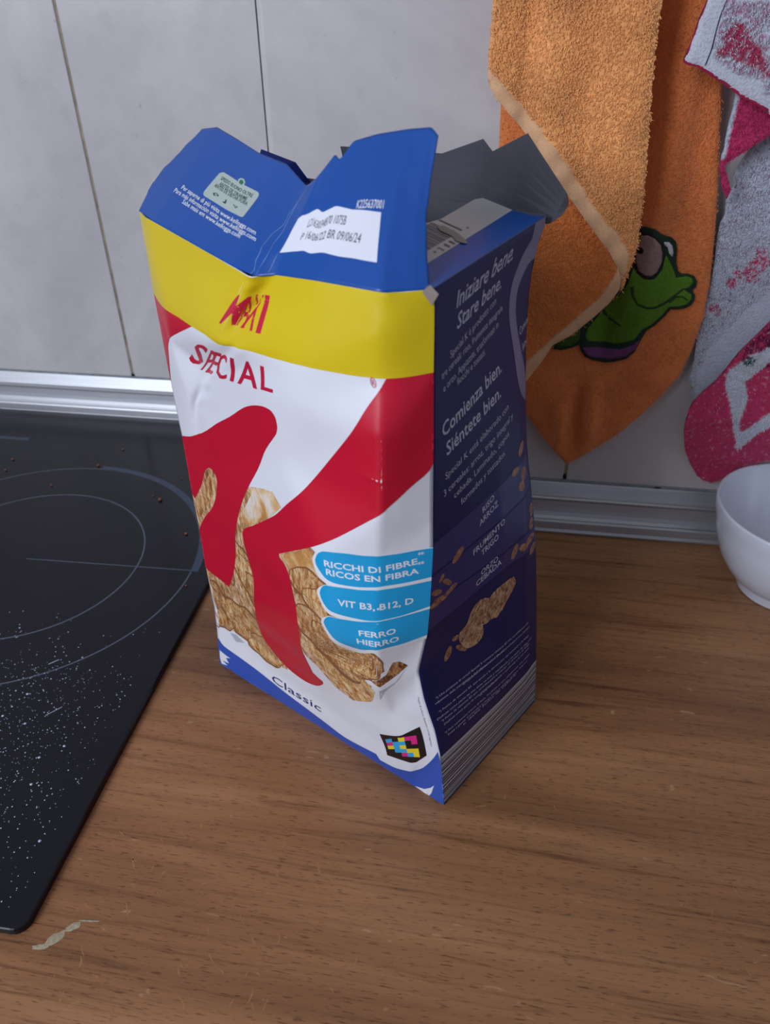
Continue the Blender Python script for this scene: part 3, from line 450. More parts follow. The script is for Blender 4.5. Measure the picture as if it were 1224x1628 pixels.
['T','white',8,'**',192.1,190.2,195.1,190.3,3,0,0.1],
['T','white',8,'VIT B3, B12, D',153.5,167.2,190.6,168.1,4,0,0.22],
['T','white',8,'FERRO',163.6,150,182.3,151.2,3.6,0,0.22],
['T','white',8,'HIERRO',162.3,144.2,184,145.4,3.6,0,0.22],
['T','navytxt',8,'Classic',54.8,18.6,100.3,20.8,7.5,0,0],
['T','greytxt',8,'Images & colours: illustrative serving suggestion',194.4,96.6,193,54,1.2,0,0],
['P','black',7,[[151.3,42.5],[165.8,52.8],[188.7,70.5],[187.7,43],[177.6,32],[154.4,20.2]]],
['P','cyan2',8,[[155.2,40.2],[161.2,46.6],[161.1,42.8],[155.3,36.5]]],
['P','yellow2',8,[[167.2,52.3],[172.9,56.3],[172.5,52.6],[166.9,48.4]]],
['P','magenta',8,[[172.9,56.3],[178.2,58.7],[177.7,54.7],[172.5,52.6]]],
['P','magenta',8,[[178.2,58.7],[183.4,61.1],[182.9,56.8],[177.7,54.7]]],
['P','magenta',8,[[155.3,36.5],[161.1,42.8],[161.1,38.9],[155.5,32.9]]],
['P','cyan2',8,[[161.1,42.8],[166.9,48.4],[166.7,44.3],[161.1,38.9]]],
['P','cyan2',8,[[166.9,48.4],[172.5,52.6],[172.1,48.7],[166.7,44.3]]],
['P','magenta',8,[[177.7,54.7],[182.9,56.8],[182.5,52.5],[177.3,50.6]]],
['P','yellow2',8,[[155.5,32.9],[161.1,38.9],[161.2,34.9],[155.8,29.4]]],
['P','cyan2',8,[[161.1,38.9],[166.7,44.3],[166.6,40.2],[161.2,34.9]]],
['P','yellow2',8,[[166.7,44.3],[172.1,48.7],[171.9,44.6],[166.6,40.2]]],
['P','cyan2',8,[[161.2,34.9],[166.6,40.2],[166.6,35.9],[161.3,31]]],
['P','cyan2',8,[[166.6,40.2],[171.9,44.6],[171.8,40.3],[166.6,35.9]]],
['P','yellow2',8,[[171.9,44.6],[177.1,46.3],[176.9,42],[171.8,40.3]]],
['P','yellow2',8,[[177.1,46.3],[182.2,48.1],[181.9,43.6],[176.9,42]]],
['P','magenta',8,[[166.6,35.9],[171.8,40.3],[171.7,35.9],[166.6,31.7]]],
['P','cyan2',8,[[171.8,40.3],[176.9,42],[176.7,37.5],[171.7,35.9]]],
['P','yellow2',8,[[176.9,42],[181.9,43.6],[181.8,39.1],[176.7,37.5]]],
['P','worn_y',6,[[103.6,318.5],[100.5,312.8],[97.8,307.2],[94.9,301.2],[92.1,296.7],[89.5,291.5],[86.1,285.9],[89.9,291.6],[92.5,296.9],[95.1,301.3],[98.2,307.3],[100.9,312.9],[103.9,318.6]]],
['P','worn_y',6,[[106.5,320],[103.8,315.5],[101.3,310.5],[99,305.2],[96.7,300.5],[95.1,297.1],[93.1,293.6],[90,288.9],[87.9,284.7],[90.2,289],[93.2,293.6],[95.4,297.1],[96.9,300.6],[99.2,305.2],[101.6,310.6],[104,315.6],[106.6,320]]],
['P','worn_y',6,[[101.7,314.3],[97.8,307.2],[93.9,300.7],[92.1,297.3],[90.7,294],[92.4,297.4],[94.2,300.8],[98.1,307.3],[102,314.4]]],
['P','worn_y',6,[[98,304.9],[96.1,300.7],[93.9,297.4],[91.5,293.9],[88.3,289.9],[86.1,286.5],[83.8,283.1],[86.3,286.6],[88.6,290],[91.9,294],[94.1,297.5],[96.3,300.8],[98.3,305]]]],
'side': [['P','band1',1,[[-0.5,201.3],[104,202.5],[104,180.5],[-0.4,183]]],
['P','band2',1,[[-0.3,181.7],[104,179.5],[110.1,155],[0.3,164.8]]],
['P','band3',1,[[0.4,163.5],[109.7,153.5],[109.1,138.4],[68.3,147.3],[0.3,146.6]]],
['T','sidetxt',4,'Iniziare bene.',19.1,309.4,74.2,314.9,7,0.25,0.2],
['T','sidetxt',4,'Stare bene.',20.4,300,64.7,305.1,7,0.25,0.2],
['T','sidetxt',4,'Special K è prodotto con',15.2,289.2,60,299.4,3.6,0,0],
['T','sidetxt',4,'tre cereali: riso, frumento integrale',7.3,282.6,68,293.8,3.6,0,0],
['T','sidetxt',4,'e orzo. Appiattiti, trasformati in',9.1,276.2,64.3,287.2,3.6,0,0],
['T','sidetxt',4,'fiocchi e tostati.',21.8,274.4,50,278.9,3.6,0,0],
['T','sidetxt',4,'Comienza bien.',8.4,254.8,68.2,263.9,7.4,0,0.28],
['T','sidetxt',4,'Siéntete bien.',12,244,66.9,251.3,7.4,0,0.28],
['T','sidetxt',4,'Special K está elaborado con',11,231.9,76.2,240.7,3.9,0,0],
['T','sidetxt',4,'3 cereales: arroz, trigo integral y',9.8,223.3,81.8,233.4,3.9,0,0],
['T','sidetxt',4,'cebada. Laminado, copos',19,217.5,76.5,225.7,3.9,0,0],
['T','sidetxt',4,'formados y tostados.',25.2,210.6,71.1,217.3,3.9,0,0],
['T','sidetxt',4,'RISO',45.8,194.7,57.4,197.5,3.9,0,0.15],
['T','sidetxt',4,'ARROZ',42.7,188.3,61.1,191.7,3.9,0,0.15],
['T','sidetxt',4,'FRUMENTO',36.4,173.6,67.1,177.3,3.9,0,0.15],
['T','sidetxt',4,'TRIGO',44.2,168.6,60.3,170.9,3.9,0,0.15],
['T','sidetxt',4,'ORZO',43.8,155.8,59.6,156.5,3.9,0,0.15],
['T','sidetxt',4,'CEBADA',39.7,150.6,62.9,152.4,3.9,0,0.15],
['T','sidetxt',4,'*) Una porzione di cereali Special K contiene vitamina B3 che contribuisce alla',7,89.9,93,86.2,1.6,0,0.02],
['T','sidetxt',4,'riduzione della stanchezza e dell’affaticamento. Questo prodotto è ricco di fibra',5.7,86.6,94.8,81.7,1.6,0,0.02],
['T','sidetxt',4,'ed equilibrato, con uno stile di vita sano.',28.2,84.4,67.6,83.7,1.6,0,0.02],
['T','sidetxt',4,'*) Fuente de vitamina B3, que ayuda a la disminución del cansancio y la fatiga.',6.2,79.3,93.8,75.3,1.6,0,0.02],
['T','sidetxt',4,'Disfrute como parte de una dieta variada y equilibrada y un estilo de vida sano.',3.6,75.2,98.8,69.6,1.6,0,0.02],
['T','sidetxt',4,'*) Fonte de vitamina B3 que contribui para a redução do cansaço e da fadiga.',6.3,71.5,94.9,67.3,1.6,0,0.02],
['T','sidetxt',4,'Desfrute como parte de uma alimentação variada e equilibrada e de um estilo',7.6,67.7,94,63.7,1.6,0,0.02],
['T','sidetxt',4,'de vida saudável.',39.9,65,58.1,65,1.6,0,0.02],
['T','sidetxt',4,'*) Può contenere tracce di latte. Prodotto in uno stabilimento che utilizza',6.7,60.8,95.4,57.2,1.6,0,0.02],
['T','sidetxt',4,'frutta a guscio. Conservare in luogo fresco e asciutto, al riparo dalla luce',8.8,57.5,92.3,53.6,1.6,0,0.02],
['T','sidetxt',4,'e dalle fonti di calore.',22.5,54.3,79.3,52.6,1.6,0,0.02],
['P','grain',3,[[95.9,213.6],[97.6,212],[97.3,210.2],[95.2,208.7],[92.4,207.7],[90.1,207.1],[88.6,207.3],[87.8,208.4],[87.9,210.3],[89,212.3],[90.7,214],[93.1,214.5]]],
['P','grain',3,[[86.6,202],[87.5,200.8],[87,199.6],[85.5,198.8],[83.2,198.5],[80.8,198.9],[79,199.8],[78.2,201],[78.6,202.2],[80.2,203],[82.4,203.3],[84.8,202.9]]],
['P','grain',3,[[96.3,197.4],[98.5,195.5],[99.2,193.3],[98.3,191.4],[96,190.3],[93.2,190.3],[91.2,190.8],[90,192.1],[89.7,194],[90.1,196.2],[91.3,197.9],[93.4,198.4]]],
['P','grain',3,[[90.8,191.1],[92.5,189.6],[93.4,187.7],[92.8,186.4],[91.1,185.6],[89.3,185.5],[87.5,186.2],[86.1,187.5],[85.6,189.1],[86,190.6],[87.2,191.6],[88.9,191.8]]],
['P','grain',3,[[27.3,185],[27.6,183.6],[26.5,182],[24.4,180.3],[21.8,179.2],[19.4,178.9],[17.8,179.6],[17.5,180.9],[18.5,182.6],[20.7,184.2],[23.3,185.3],[25.7,185.5]]],
['P','grain',3,[[10.8,177.6],[11.1,176.7],[10.9,175.6],[10.2,174.6],[9.1,173.9],[8,173.8],[7.1,174.2],[6.7,175.1],[6.9,176.1],[7.7,177.2],[8.7,177.8],[9.9,178]]],
['P','grain',3,[[17.8,166.8],[16.9,166.5],[15.2,167.3],[13.3,168.8],[11.5,170.7],[10.3,172.5],[10.1,173.7],[11.1,173.9],[12.8,173.1],[15,171.5],[16.7,169.6],[17.8,167.9]]],
['P','grain',3,[[22,164.8],[21.9,163.9],[20.5,162.8],[18,161.9],[15.3,161.4],[13,161.6],[11.7,162.2],[11.7,163.2],[13.2,164.3],[15.6,165.1],[18.4,165.6],[20.7,165.5]]],
['P','grain',3,[[9.8,167.2],[9.6,166.3],[8.3,166.1],[6.2,166.6],[3.8,167.7],[1.8,169.2],[0.7,170.7],[0.9,171.6],[2.2,171.8],[4.3,171.3],[6.7,170.1],[8.7,168.6]]],
['P','grain',3,[[14,161.6],[13.9,160.6],[12.4,160.1],[9.8,160.4],[6.9,161.2],[4.6,162.4],[3.3,163.7],[3.4,164.6],[5,165],[7.5,164.8],[10.3,164],[12.7,162.8]]],
['P','grain',3,[[9.2,162.1],[9.4,160.9],[8.2,160],[6.1,159.7],[3.6,159.9],[1.3,160.7],[-0,161.9],[-0.2,163],[1,163.9],[3.2,164.2],[5.7,163.9],[7.9,163.2]]],
['P','grain',3,[[104.4,168.7],[105.7,167.2],[106.2,165.2],[105.8,163],[104.6,161.4],[102.9,160.8],[101.1,161.4],[99.6,163],[99.1,165.1],[99.5,167.2],[100.8,168.7],[102.6,169.3]]],
['P','grain',3,[[102.7,159.8],[104.4,158.1],[105,156],[104.5,154.1],[103.1,152.9],[101.2,152.6],[99.2,153.4],[97.5,155.3],[96.6,157.5],[96.9,159.5],[98.3,160.7],[100.5,160.8]]],
['P','grain',3,[[104.4,147.8],[105.1,146.3],[103.5,145.4],[100.1,145.3],[95.8,146.1],[92,147.3],[90.1,148.3],[89.7,149.5],[90.6,150.9],[93.1,151.7],[97.7,150.8],[101.7,149.4]]],
['P','grain',3,[[91.6,148.3],[92.4,146.6],[91.6,145.6],[89.7,145.5],[87.2,146.1],[84.9,147.5],[83.2,149.1],[82.6,150.7],[83.3,151.8],[85,152.1],[87.3,151.5],[89.7,150.2]]],
['P','grain',3,[[105.6,140.1],[106.5,138.6],[105.9,137.1],[104.1,135.9],[101.5,135.5],[98.7,135.9],[96.4,137.2],[95.2,138.9],[95.6,140.5],[97.5,141.6],[100.4,141.8],[103.5,141.2]]],
['P','grain',3,[[81.2,155.2],[81.8,153.8],[81.3,151.8],[79.8,149.7],[77.7,148.2],[75.6,147.6],[74,148],[73.4,149.4],[73.9,151.4],[75.3,153.5],[77.4,155.1],[79.5,155.7]]],
['P','grain',3,[[24,118.9],[24.5,117.3],[24.1,115.2],[22.9,113],[21.2,111.3],[19.5,110.6],[18.3,111],[17.9,112.5],[18.4,114.6],[19.7,116.8],[21.2,118.6],[22.7,119.4]]],
['P','grain',3,[[29.4,123],[29.9,121.8],[29.4,120.8],[28.3,120.4],[26.8,120.6],[25.4,121.3],[24.3,122.4],[23.9,123.6],[24.3,124.6],[25.4,125],[26.8,124.9],[28.3,124.1]]],
['P','grain',3,[[35.4,107.6],[34.5,107.4],[32.7,108.4],[30.6,110.2],[28.7,112.5],[27.6,114.5],[27.4,115.8],[28.3,116.1],[30,115.2],[32.1,113.4],[34,111.1],[35.3,109]]],
['P','flake_side',3.2,[[76.9,134.4],[79.4,129.2],[77.7,124.7],[71.2,120],[67.5,116.2],[65.3,116],[61.8,113.8],[57.2,115.8],[52.6,115.5],[49.5,116.5],[50,112.6],[49.3,108.4],[45.5,106.4],[41,106.2],[36.2,108],[32.9,112.2],[30.6,117.3],[29.7,123.1],[30.4,125.3],[34.4,127],[36.2,131.3],[38.1,135.5],[42.9,138.2],[48.5,137.1],[53.4,133.9],[57.8,136.2],[63.1,136.6],[71.2,135.7]]],
['P','curveband',2,[[91.9,324.1],[94.3,318.1],[86.1,312.8],[78.9,304.1],[76.4,295.7],[78.6,283.8],[84.2,268.2],[90.2,248.3],[95.1,240.8],[105.1,232.9],[105.3,247.4],[94.1,266.6],[87.7,280.8],[85.5,293.9],[88.2,300.6],[100.4,307.4],[135.7,304.9],[104,322.5],[109.5,322.9]]],
['T','sidetxt',4,'Comece',92,273.5,107.2,275.3,4.6,0,0.1],
['T','sidetxt',4,'Sente-se',97,263.4,109.1,264.6,4.6,0,0.1]],
'flap': [['P','sticker',1,[[48.9,359.7],[50.9,360.5],[84.7,360],[86.6,359.2],[86.8,357.6],[84.2,347.2],[83.3,345.9],[80.9,345.6],[46.9,345.8],[44.8,346.5],[44.3,348.2],[47.7,359]]],
['P','sticker',1.1,[[66,360.4],[65.4,361.5],[67,362.6],[69.7,362.9],[71.9,361.8],[72.3,360.1],[66.3,359.2]]],
['P','green',2,[[66.8,360.9],[67.6,362],[69.8,362],[71.2,361],[70.3,359.7],[67.7,359.9]]],
['T','greentxt',3,'SPESSO BUONO OLTRE',51.4,356.6,82.6,356.3,1.9,0,0.08],
['T','greentxt',3,'ANTES DE TIRARME',52.8,354,80,353.8,1.9,0,0.08],
['T','greentxt',3,'ANTES DE DEITAR FORA',49.7,352.2,82.1,351.8,1.9,0,0.08],
['P','greentxt',2,[[51.7,349.3],[54.7,350.2],[57.4,349.8],[57.7,349.1],[55.2,348.9],[53.6,348.2]]],
['P','sticker',3,[[53.5,349.4],[55.5,349.8],[56.2,349.4],[54.5,348.9]]],
['P','greentxt',2,[[64.4,349.7],[65.7,349.8],[66.6,347.9],[64.9,347.7],[63.3,347.8],[63.4,348.4],[64.8,348.5]]],
['P','greentxt',2,[[71.8,349.5],[76.7,349.3],[75.1,348.1]]],
['P','sticker',3,[[73.1,349.3],[75.5,349.1],[74.8,348.5]]],
['T','white',3,'Per saperne di più visita www.kelloggs.com',24.4,343.3,98,341.1,2.3,0,0.04],
['T','white',3,'Para más información visita www.kelloggs.com',20.1,340.4,100,338.5,2.3,0,0.04],
['T','white',3,'Sabe mais em www.kelloggs.com',32.5,337.5,89.2,336.2,2.3,0,0.04],
['P','worn',1.5,[[106.2,321.1],[107.2,323],[108.3,324.9],[107.5,327.5],[106.2,330.3],[106.2,334.3],[105.5,337.8],[106.5,341.9],[107.4,346.3],[109.2,349.8],[110.9,353.3],[111.1,356.6],[110.7,359.9],[111.8,364.7],[112.6,369],[113.1,372.8],[115.8,375.2],[113.6,372.6],[112.9,368.9],[112,364.8],[111,360.1],[111.3,356.7],[111.2,353.4],[109.6,350],[107.7,346.4],[106.8,342.1],[105.8,338],[106.6,334.5],[106.6,330.5],[107.7,327.6],[108.7,325.1],[107.6,323.1],[106.6,321.2]]],
['P','worn',1.5,[[110.9,322.8],[110.8,327.9],[111,332.7],[111.2,337.6],[111.2,342.8],[112,346.8],[112.9,350.8],[112.3,356.9],[112.3,363.2],[112.3,365.9],[112,368.9],[112.7,365.9],[112.7,363.2],[112.6,356.9],[113.2,350.7],[112.4,346.9],[111.4,342.9],[111.4,337.7],[111.4,332.8],[111,328],[111.1,322.9]]],
['P','worn',1.5,[[116.6,325.1],[116.6,328.3],[116.5,331.7],[116.8,334.7],[117.2,337.9],[117.1,334.7],[116.9,331.6],[116.9,328.3],[116.9,325.1]]],
['P','label',1,[[117.8,336.4],[120.1,355.4],[122.2,356.3],[128.2,354.3],[140.4,353.3],[156.6,350.6],[172.7,349.9],[174.8,332.7],[155.4,333.2],[140.9,334.6]]],
['T','blacktxt',3,'L2163034870 1075B',130.3,346.6,154.3,345,3.6,0,0],
['T','blacktxt',3,'P 16/06/22 BR 09/06/24',128.5,341,164.6,338.5,3.6,0,0],
['T','white',3,'K225637001',158.7,351,173.4,351.2,3.2,0,0.05]]}

class Lat:
    """smooth folded-card surface: panel millimetres (u, v) -> metres in space"""
    def __init__(s, G, u1, v0, v1, sig, extra=None):
        G = np.array(G, float); s.u1, s.v0, s.v1 = u1, v0, v1
        nu, nv = int(round(u1)) + 1, int(round(v1 - v0)) + 1; s.nu, s.nv = nu, nv
        U, Vv = np.meshgrid(np.linspace(0, u1, nu), np.linspace(v0, v1, nv)); out = np.full((nv, nu, 3), np.nan); best = np.full((nv, nu), 1e9)
        n, m = G.shape[:2]
        for i in range(n - 1):
            for j in range(m - 1):
                a, b, c, d = G[i, j], G[i, j + 1], G[i + 1, j + 1], G[i + 1, j]
                for T in ((a, b, d), (b, c, d)):
                    T = np.array(T); (x0, y0), (x1, y1), (x2, y2) = T[:, 3:]
                    D = (y1 - y2) * (x0 - x2) + (x2 - x1) * (y0 - y2)
                    if abs(D) < 1e-6: continue
                    w0 = ((y1 - y2) * (U - x2) + (x2 - x1) * (Vv - y2)) / D; w1 = ((y2 - y0) * (U - x2) + (x0 - x2) * (Vv - y2)) / D; w2 = 1 - w0 - w1
                    o = np.maximum(0, -np.minimum(np.minimum(w0, w1), w2)); mk = (o < .3) & (o < best - 1e-9)
                    P = w0[..., None] * T[0, :3] + w1[..., None] * T[1, :3] + w2[..., None] * T[2, :3]
                    out[mk] = P[mk]; best[mk] = o[mk]
        bad = np.isnan(out[..., 0])
        if bad.any():
            for y, x in np.argwhere(bad):
                k = np.argwhere(~bad[y])
                if len(k): out[y, x] = out[y, k[np.abs(k[:, 0] - x).argmin(), 0]]
        def blur(E, sig):
          k = int(3 * sig) + 1; g = np.exp(-.5 * (np.arange(-k, k + 1) / sig) ** 2); g /= g.sum()
          for ax in (0, 1):
            # odd reflection keeps the borders in place
            pad = [(k, k) if a == ax else (0, 0) for a in (0, 1, 2)]; Q = np.pad(E, pad, mode='reflect', reflect_type='odd'); R = np.zeros_like(E)
            for t in range(2 * k + 1):
                sl = [slice(None)] * 3; sl[ax] = slice(t, t + E.shape[ax]); R += g[t] * Q[tuple(sl)]
            E = R
          return E
        E = blur(out, sig)
        if extra is not None: E = extra(U, Vv, E, blur(out, 5.0))
        s.P = E / 1000.0
        du = np.gradient(s.P, axis=1); dv = np.gradient(s.P, axis=0); N = np.cross(du, dv); N /= np.linalg.norm(N, axis=2, keepdims=True) + 1e-12; s.N = N
    def __call__(s, uv, off=0.0):
        uv = np.atleast_2d(np.asarray(uv, float)); x = np.clip(uv[:, 0] / s.u1 * (s.nu - 1), 0, s.nu - 1.001); y = np.clip((uv[:, 1] - s.v0) / (s.v1 - s.v0) * (s.nv - 1), 0, s.nv - 1.001)
        i, j = x.astype(int), y.astype(int); a, b = (x - i)[:, None], (y - j)[:, None]
        f = lambda A: (A[j, i] * (1 - a) + A[j, i + 1] * a) * (1 - b) + (A[j + 1, i] * (1 - a) + A[j + 1, i + 1] * a) * b
        return f(s.P) + f(s.N) * np.asarray(off).reshape(-1, 1)

_fc = {}
def text_mesh(s, size_w, cap, bold, shear):
    cu = bpy.data.curves.new('t', 'FONT'); cu.body = s; cu.resolution_u = 2; cu.size = 1; cu.shear = shear
    o = bpy.data.objects.new('t', cu); COL.objects.link(o)
    CAP = .729
    cu.offset = bold / (cap / CAP) * .5
    dg = bpy.context.evaluated_depsgraph_get(); dg.update(); me = o.evaluated_get(dg).to_mesh()
    V = np.array([v.co[:2] for v in me.vertices]) if len(me.vertices) else np.zeros((0, 2)); Fs = [tuple(p.vertices) for p in me.polygons]
    o.evaluated_get(dg).to_mesh_clear(); bpy.data.objects.remove(o); bpy.data.curves.remove(cu)
    if len(V):
        w = V[:, 0].max() - V[:, 0].min(); V[:, 0] = (V[:, 0] - V[:, 0].min()) * size_w / w; V[:, 1] *= cap / CAP
    return V, Fs
SOFT = {'red', 'cyan', 'white', 'blue', 'curveband', 'flakes', 'flake_side', 'flake_lite', 'flake_mid', 'flake_edge', 'grain', 'flake_blur', 'sticker'}
def rounded(P, n=4, corner=50):
    """Catmull-Rom through the outline, sharp corners kept"""
    P = [np.array(p, float) for p in P]; m = len(P); sharp = []
    for i in range(m):
        a, b = P[i] - P[i - 1], P[(i + 1) % m] - P[i]; sharp.append(abs(math.degrees(math.atan2(a[0] * b[1] - a[1] * b[0], a @ b))) > corner)
    out = []
    for i in range(m):
        p1, p2 = P[i], P[(i + 1) % m]; L = np.linalg.norm(p2 - p1); p0 = P[i - 1] if not sharp[i] else p1 - (p2 - p1); p3 = P[(i + 2) % m] if not sharp[(i + 1) % m] else p2 + (p2 - p1)
        for q in range(n):
            t = q / n; t1 = (p2 - p0) / 2; t2 = (p3 - p1) / 2
            for tt in (t1, t2):
                l = np.linalg.norm(tt)
                if l > L * 1.1: tt *= L * 1.1 / l
            out.append((2 * t ** 3 - 3 * t * t + 1) * p1 + (t ** 3 - 2 * t * t + t) * t1 + (-2 * t ** 3 + 3 * t * t) * p2 + (t ** 3 - t * t) * t2)
    return [tuple(p) for p in out]
def decals(art, cut=2.0):
    """printed shapes as flat millimetre meshes, cut along the panel's grid so they follow its folds"""
    out = []
    for a in art:
        if a[0] == 'P':
            pts = rounded(a[3]) if a[1] in SOFT and len(a[3]) > 7 else a[3]; tri = tessellate_polygon([[Vector((x, y, 0)) for x, y in pts]]); V = np.array(pts, float); Fs = [tuple(t) for t in tri]; c = cut
        elif a[0] == 'Q':
            V, Fs = text_mesh(a[3], 1.0, 10, a[5] * 10, 0); V = V.copy(); V[:, 1] = (V[:, 1] - V[:, 1].min()) / (V[:, 1].max() - V[:, 1].min()); q = np.array(a[4]); x, y = V[:, :1], V[:, 1:]
            V = (q[0] * (1 - x) + q[1] * x) * (1 - y) + (q[3] * (1 - x) + q[2] * x) * y; c = cut
        else:
            _, mat, lay, s, u0, v0, u1, v1, h, sh, bo = a
            L = math.hypot(u1 - u0, v1 - v0); V, Fs = text_mesh(s, L, h, bo, sh)
            if not len(V): continue
            ca, sa = (u1 - u0) / L, (v1 - v0) / L; V = np.c_[u0 + V[:, 0] * ca - V[:, 1] * sa, v0 + V[:, 0] * sa + V[:, 1] * ca]; c = cut if h > 2.9 else None
        if c:
            bm = bmesh.new(); vs = [bm.verts.new((x, y, 0)) for x, y in V]
            for f in Fs:
                try: bm.faces.new([vs[i] for i in f])
                except Exception: pass
            for ax in (0, 1):
                lo, hi = V[:, ax].min(), V[:, ax].max(); x = math.ceil(lo / c) * c
                while x < hi:
                    co = [0, 0, 0]; no = [0, 0, 0]; co[ax] = x; no[ax] = 1
                    bmesh.ops.bisect_plane(bm, geom=bm.verts[:] + bm.edges[:] + bm.faces[:], plane_co=co, plane_no=no, dist=1e-5); x += c
            bm.verts.index_update(); V = np.array([v.co[:2] for v in bm.verts]); Fs = [tuple(v.index for v in f.verts) for f in bm.faces]; bm.free()
        # one facing
        G = []
        for f in Fs:
            ar = sum(V[f[i]][0] * V[f[(i + 1) % len(f)]][1] - V[f[(i + 1) % len(f)]][0] * V[f[i]][1] for i in range(len(f)))
            if abs(ar) > 1e-7: G.append(f if ar > 0 else f[::-1])
        out.append((a[1], a[2], V, G))
    return out
def panel(name, lat, art, base, parent, step=2.0, thick=.0005, mask=None, back='cardboard', **k):
    nu = int(round(lat.u1 / step)); nv = int(round((lat.v1 - lat.v0) / step))
    us = np.linspace(0, lat.u1, nu + 1); vs = np.linspace(lat.v0, lat.v1, nv + 1)
    UV = np.array([(u, v) for v in vs for u in us]); names = [base, back]; V = [lat(UV), lat(UV, -thick)]; T = [UV, UV]; F = []; MI = []
    n0 = len(UV); id_ = lambda i, j, o=0: j * (nu + 1) + i + o
    for j in range(nv):
        for i in range(nu):
            F.append((id_(i, j), id_(i + 1, j), id_(i + 1, j + 1), id_(i, j + 1))); MI.append(0)
            F.append((id_(i, j + 1, n0), id_(i + 1, j + 1, n0), id_(i + 1, j, n0), id_(i, j, n0))); MI.append(1)
    rim = [id_(i, 0) for i in range(nu)] + [id_(nu, j) for j in range(nv)] + [id_(i, nv) for i in range(nu, 0, -1)] + [id_(0, j) for j in range(nv, 0, -1)]
    for a, b in zip(rim, rim[1:] + rim[:1]): F.append((a, a + n0, b + n0, b)); MI.append(1)
    off = 2 * n0
    for mat, lay, dv, df in decals(art, step):
        if mat not in names: names.append(mat)
        q = names.index(mat); V.append(lat(dv, .000026 * lay + .00005)); T.append(dv)
        F += [tuple(i + off for i in f) for f in df]; MI += [q] * len(df); off += len(dv)
    return mesh(name, np.vstack(V), F, [MAT[n] for n in names], MI, parent, True, np.vstack(T), **k)

BX = empty('cereal_box', (-.06, .38, 0), label='opened white, red and yellow cereal box with torn blue top flaps, standing on the worktop', cat='cereal box')
def crumple(U, Vv, sharp, soft):
    """fine wrinkles along the diagonal crease below the fold"""
    path = np.array([(113, 323), (102, 303), (94, 283), (66, 260), (40, 228)], float); D = np.full(U.shape, 1e9)
    for a, b in zip(path[:-1], path[1:]):
        ab = b - a; t = np.clip(((U - a[0]) * ab[0] + (Vv - a[1]) * ab[1]) / (ab @ ab), 0, 1); D = np.minimum(D, np.hypot(U - a[0] - t * ab[0], Vv - a[1] - t * ab[1]))
    tri_ = np.exp(-((U - 32) / 16) ** 2 - ((Vv - 246) / 20) ** 2); ds = np.minimum(np.minimum(U, 199 - U), np.minimum(Vv, 323 - Vv)); k = np.maximum(np.maximum(np.exp(-(D / 14) ** 2), tri_), np.exp(-(ds / 5) ** 2)); k = np.maximum(k, .75 * np.exp(-((U - 173) / 5) ** 2))[..., None]; out = sharp * k + soft * (1 - k)
    r = np.random.RandomState(3); w = np.exp(-(D / 7) ** 2); s = np.zeros(U.shape)
    for _ in range(26):
        an = r.uniform(-.5, .5) + .9; fr = r.uniform(.35, .95); s += np.sin((U * np.cos(an) - Vv * np.sin(an)) * fr + r.uniform(0, 6))
    s = s / 5 * .5 * w * np.clip((Vv - 215) / 12, 0, 1)
    # small dents elsewhere
    for (u, v, ru, rv, dpt) in [(173, 243, 9, 1.2, .5), (176, 232, 1.2, 9, .4), (150, 90, 14, 10, -1.2), (186, 84, 8, 12, 1.5), (15, 262, 6, 10, -.6)]:
        s += dpt * np.exp(-((U - u) / ru) ** 2 - ((Vv - v) / rv) ** 2)
    o = out.copy(); o[..., 1] -= s * .8; o[..., 0] -= s * .4; return o
front = Lat(FRONT, 199, 0, 323, 1.2, crumple); side = Lat(SIDE, 107, 0, 323, 1.6); flap = Lat(FLAP, 199, 323, 378, 1.0)
# navy side print goes with its own stripes
rs = random.Random(8); stripes = [('P', 'bar_light', 1, [(0, 2.5), (107, 2.5), (107, 42), (0, 46)])]
v = 3.2
while v < 43:
    w = rs.choice([.4, .6, .9, 1.5]); stripes.append(('P', 'bar_dark', 2, [(0, v), (107, v * .92), (107, v * .92 + w), (0, v + w)])); v += w + rs.choice([.7, .9, 1.3, 1.9])
panel('front_panel', front, ART['front'], 'board_white', BX, label='white front panel with the red letter and flakes')
panel('side_panel', side, ART['side'] + stripes, 'navy', BX, label='navy blue side panel with pale lettering')
def blue_only(a): return a
panel('front_flap', flap, ART['flap'], 'flapblue', BX, step=1.5, label='blue creased front flap with date label')

def slab(name, P, mats, parent, th=.0006, side_mat=0, back_mat=0, **k):
    """card polygon with thickness; P counter-clockwise seen from its printed side"""
    P = [Vector(p) for p in P]; n = Vector((0, 0, 0))
    for i in range(len(P)): n += P[i].cross(P[(i + 1) % len(P)])
    n.normalize(); tri = tessellate_polygon([P]); V = [tuple(p) for p in P] + [tuple(p - n * th) for p in P]; m = len(P); F = []; MI = []
    for t in tri:
        nn = (P[t[1]] - P[t[0]]).cross(P[t[2]] - P[t[0]]); t = t if nn.dot(n) > 0 else t[::-1]
        F.append(tuple(t)); MI.append(0); F.append(tuple(i + m for i in t[::-1])); MI.append(back_mat)
    for i in range(m): F.append((i, i + m, (i + 1) % m + m, (i + 1) % m)); MI.append(side_mat)
    return V, F, MI
mm = lambda *p: tuple(c / 1000 for c in p)
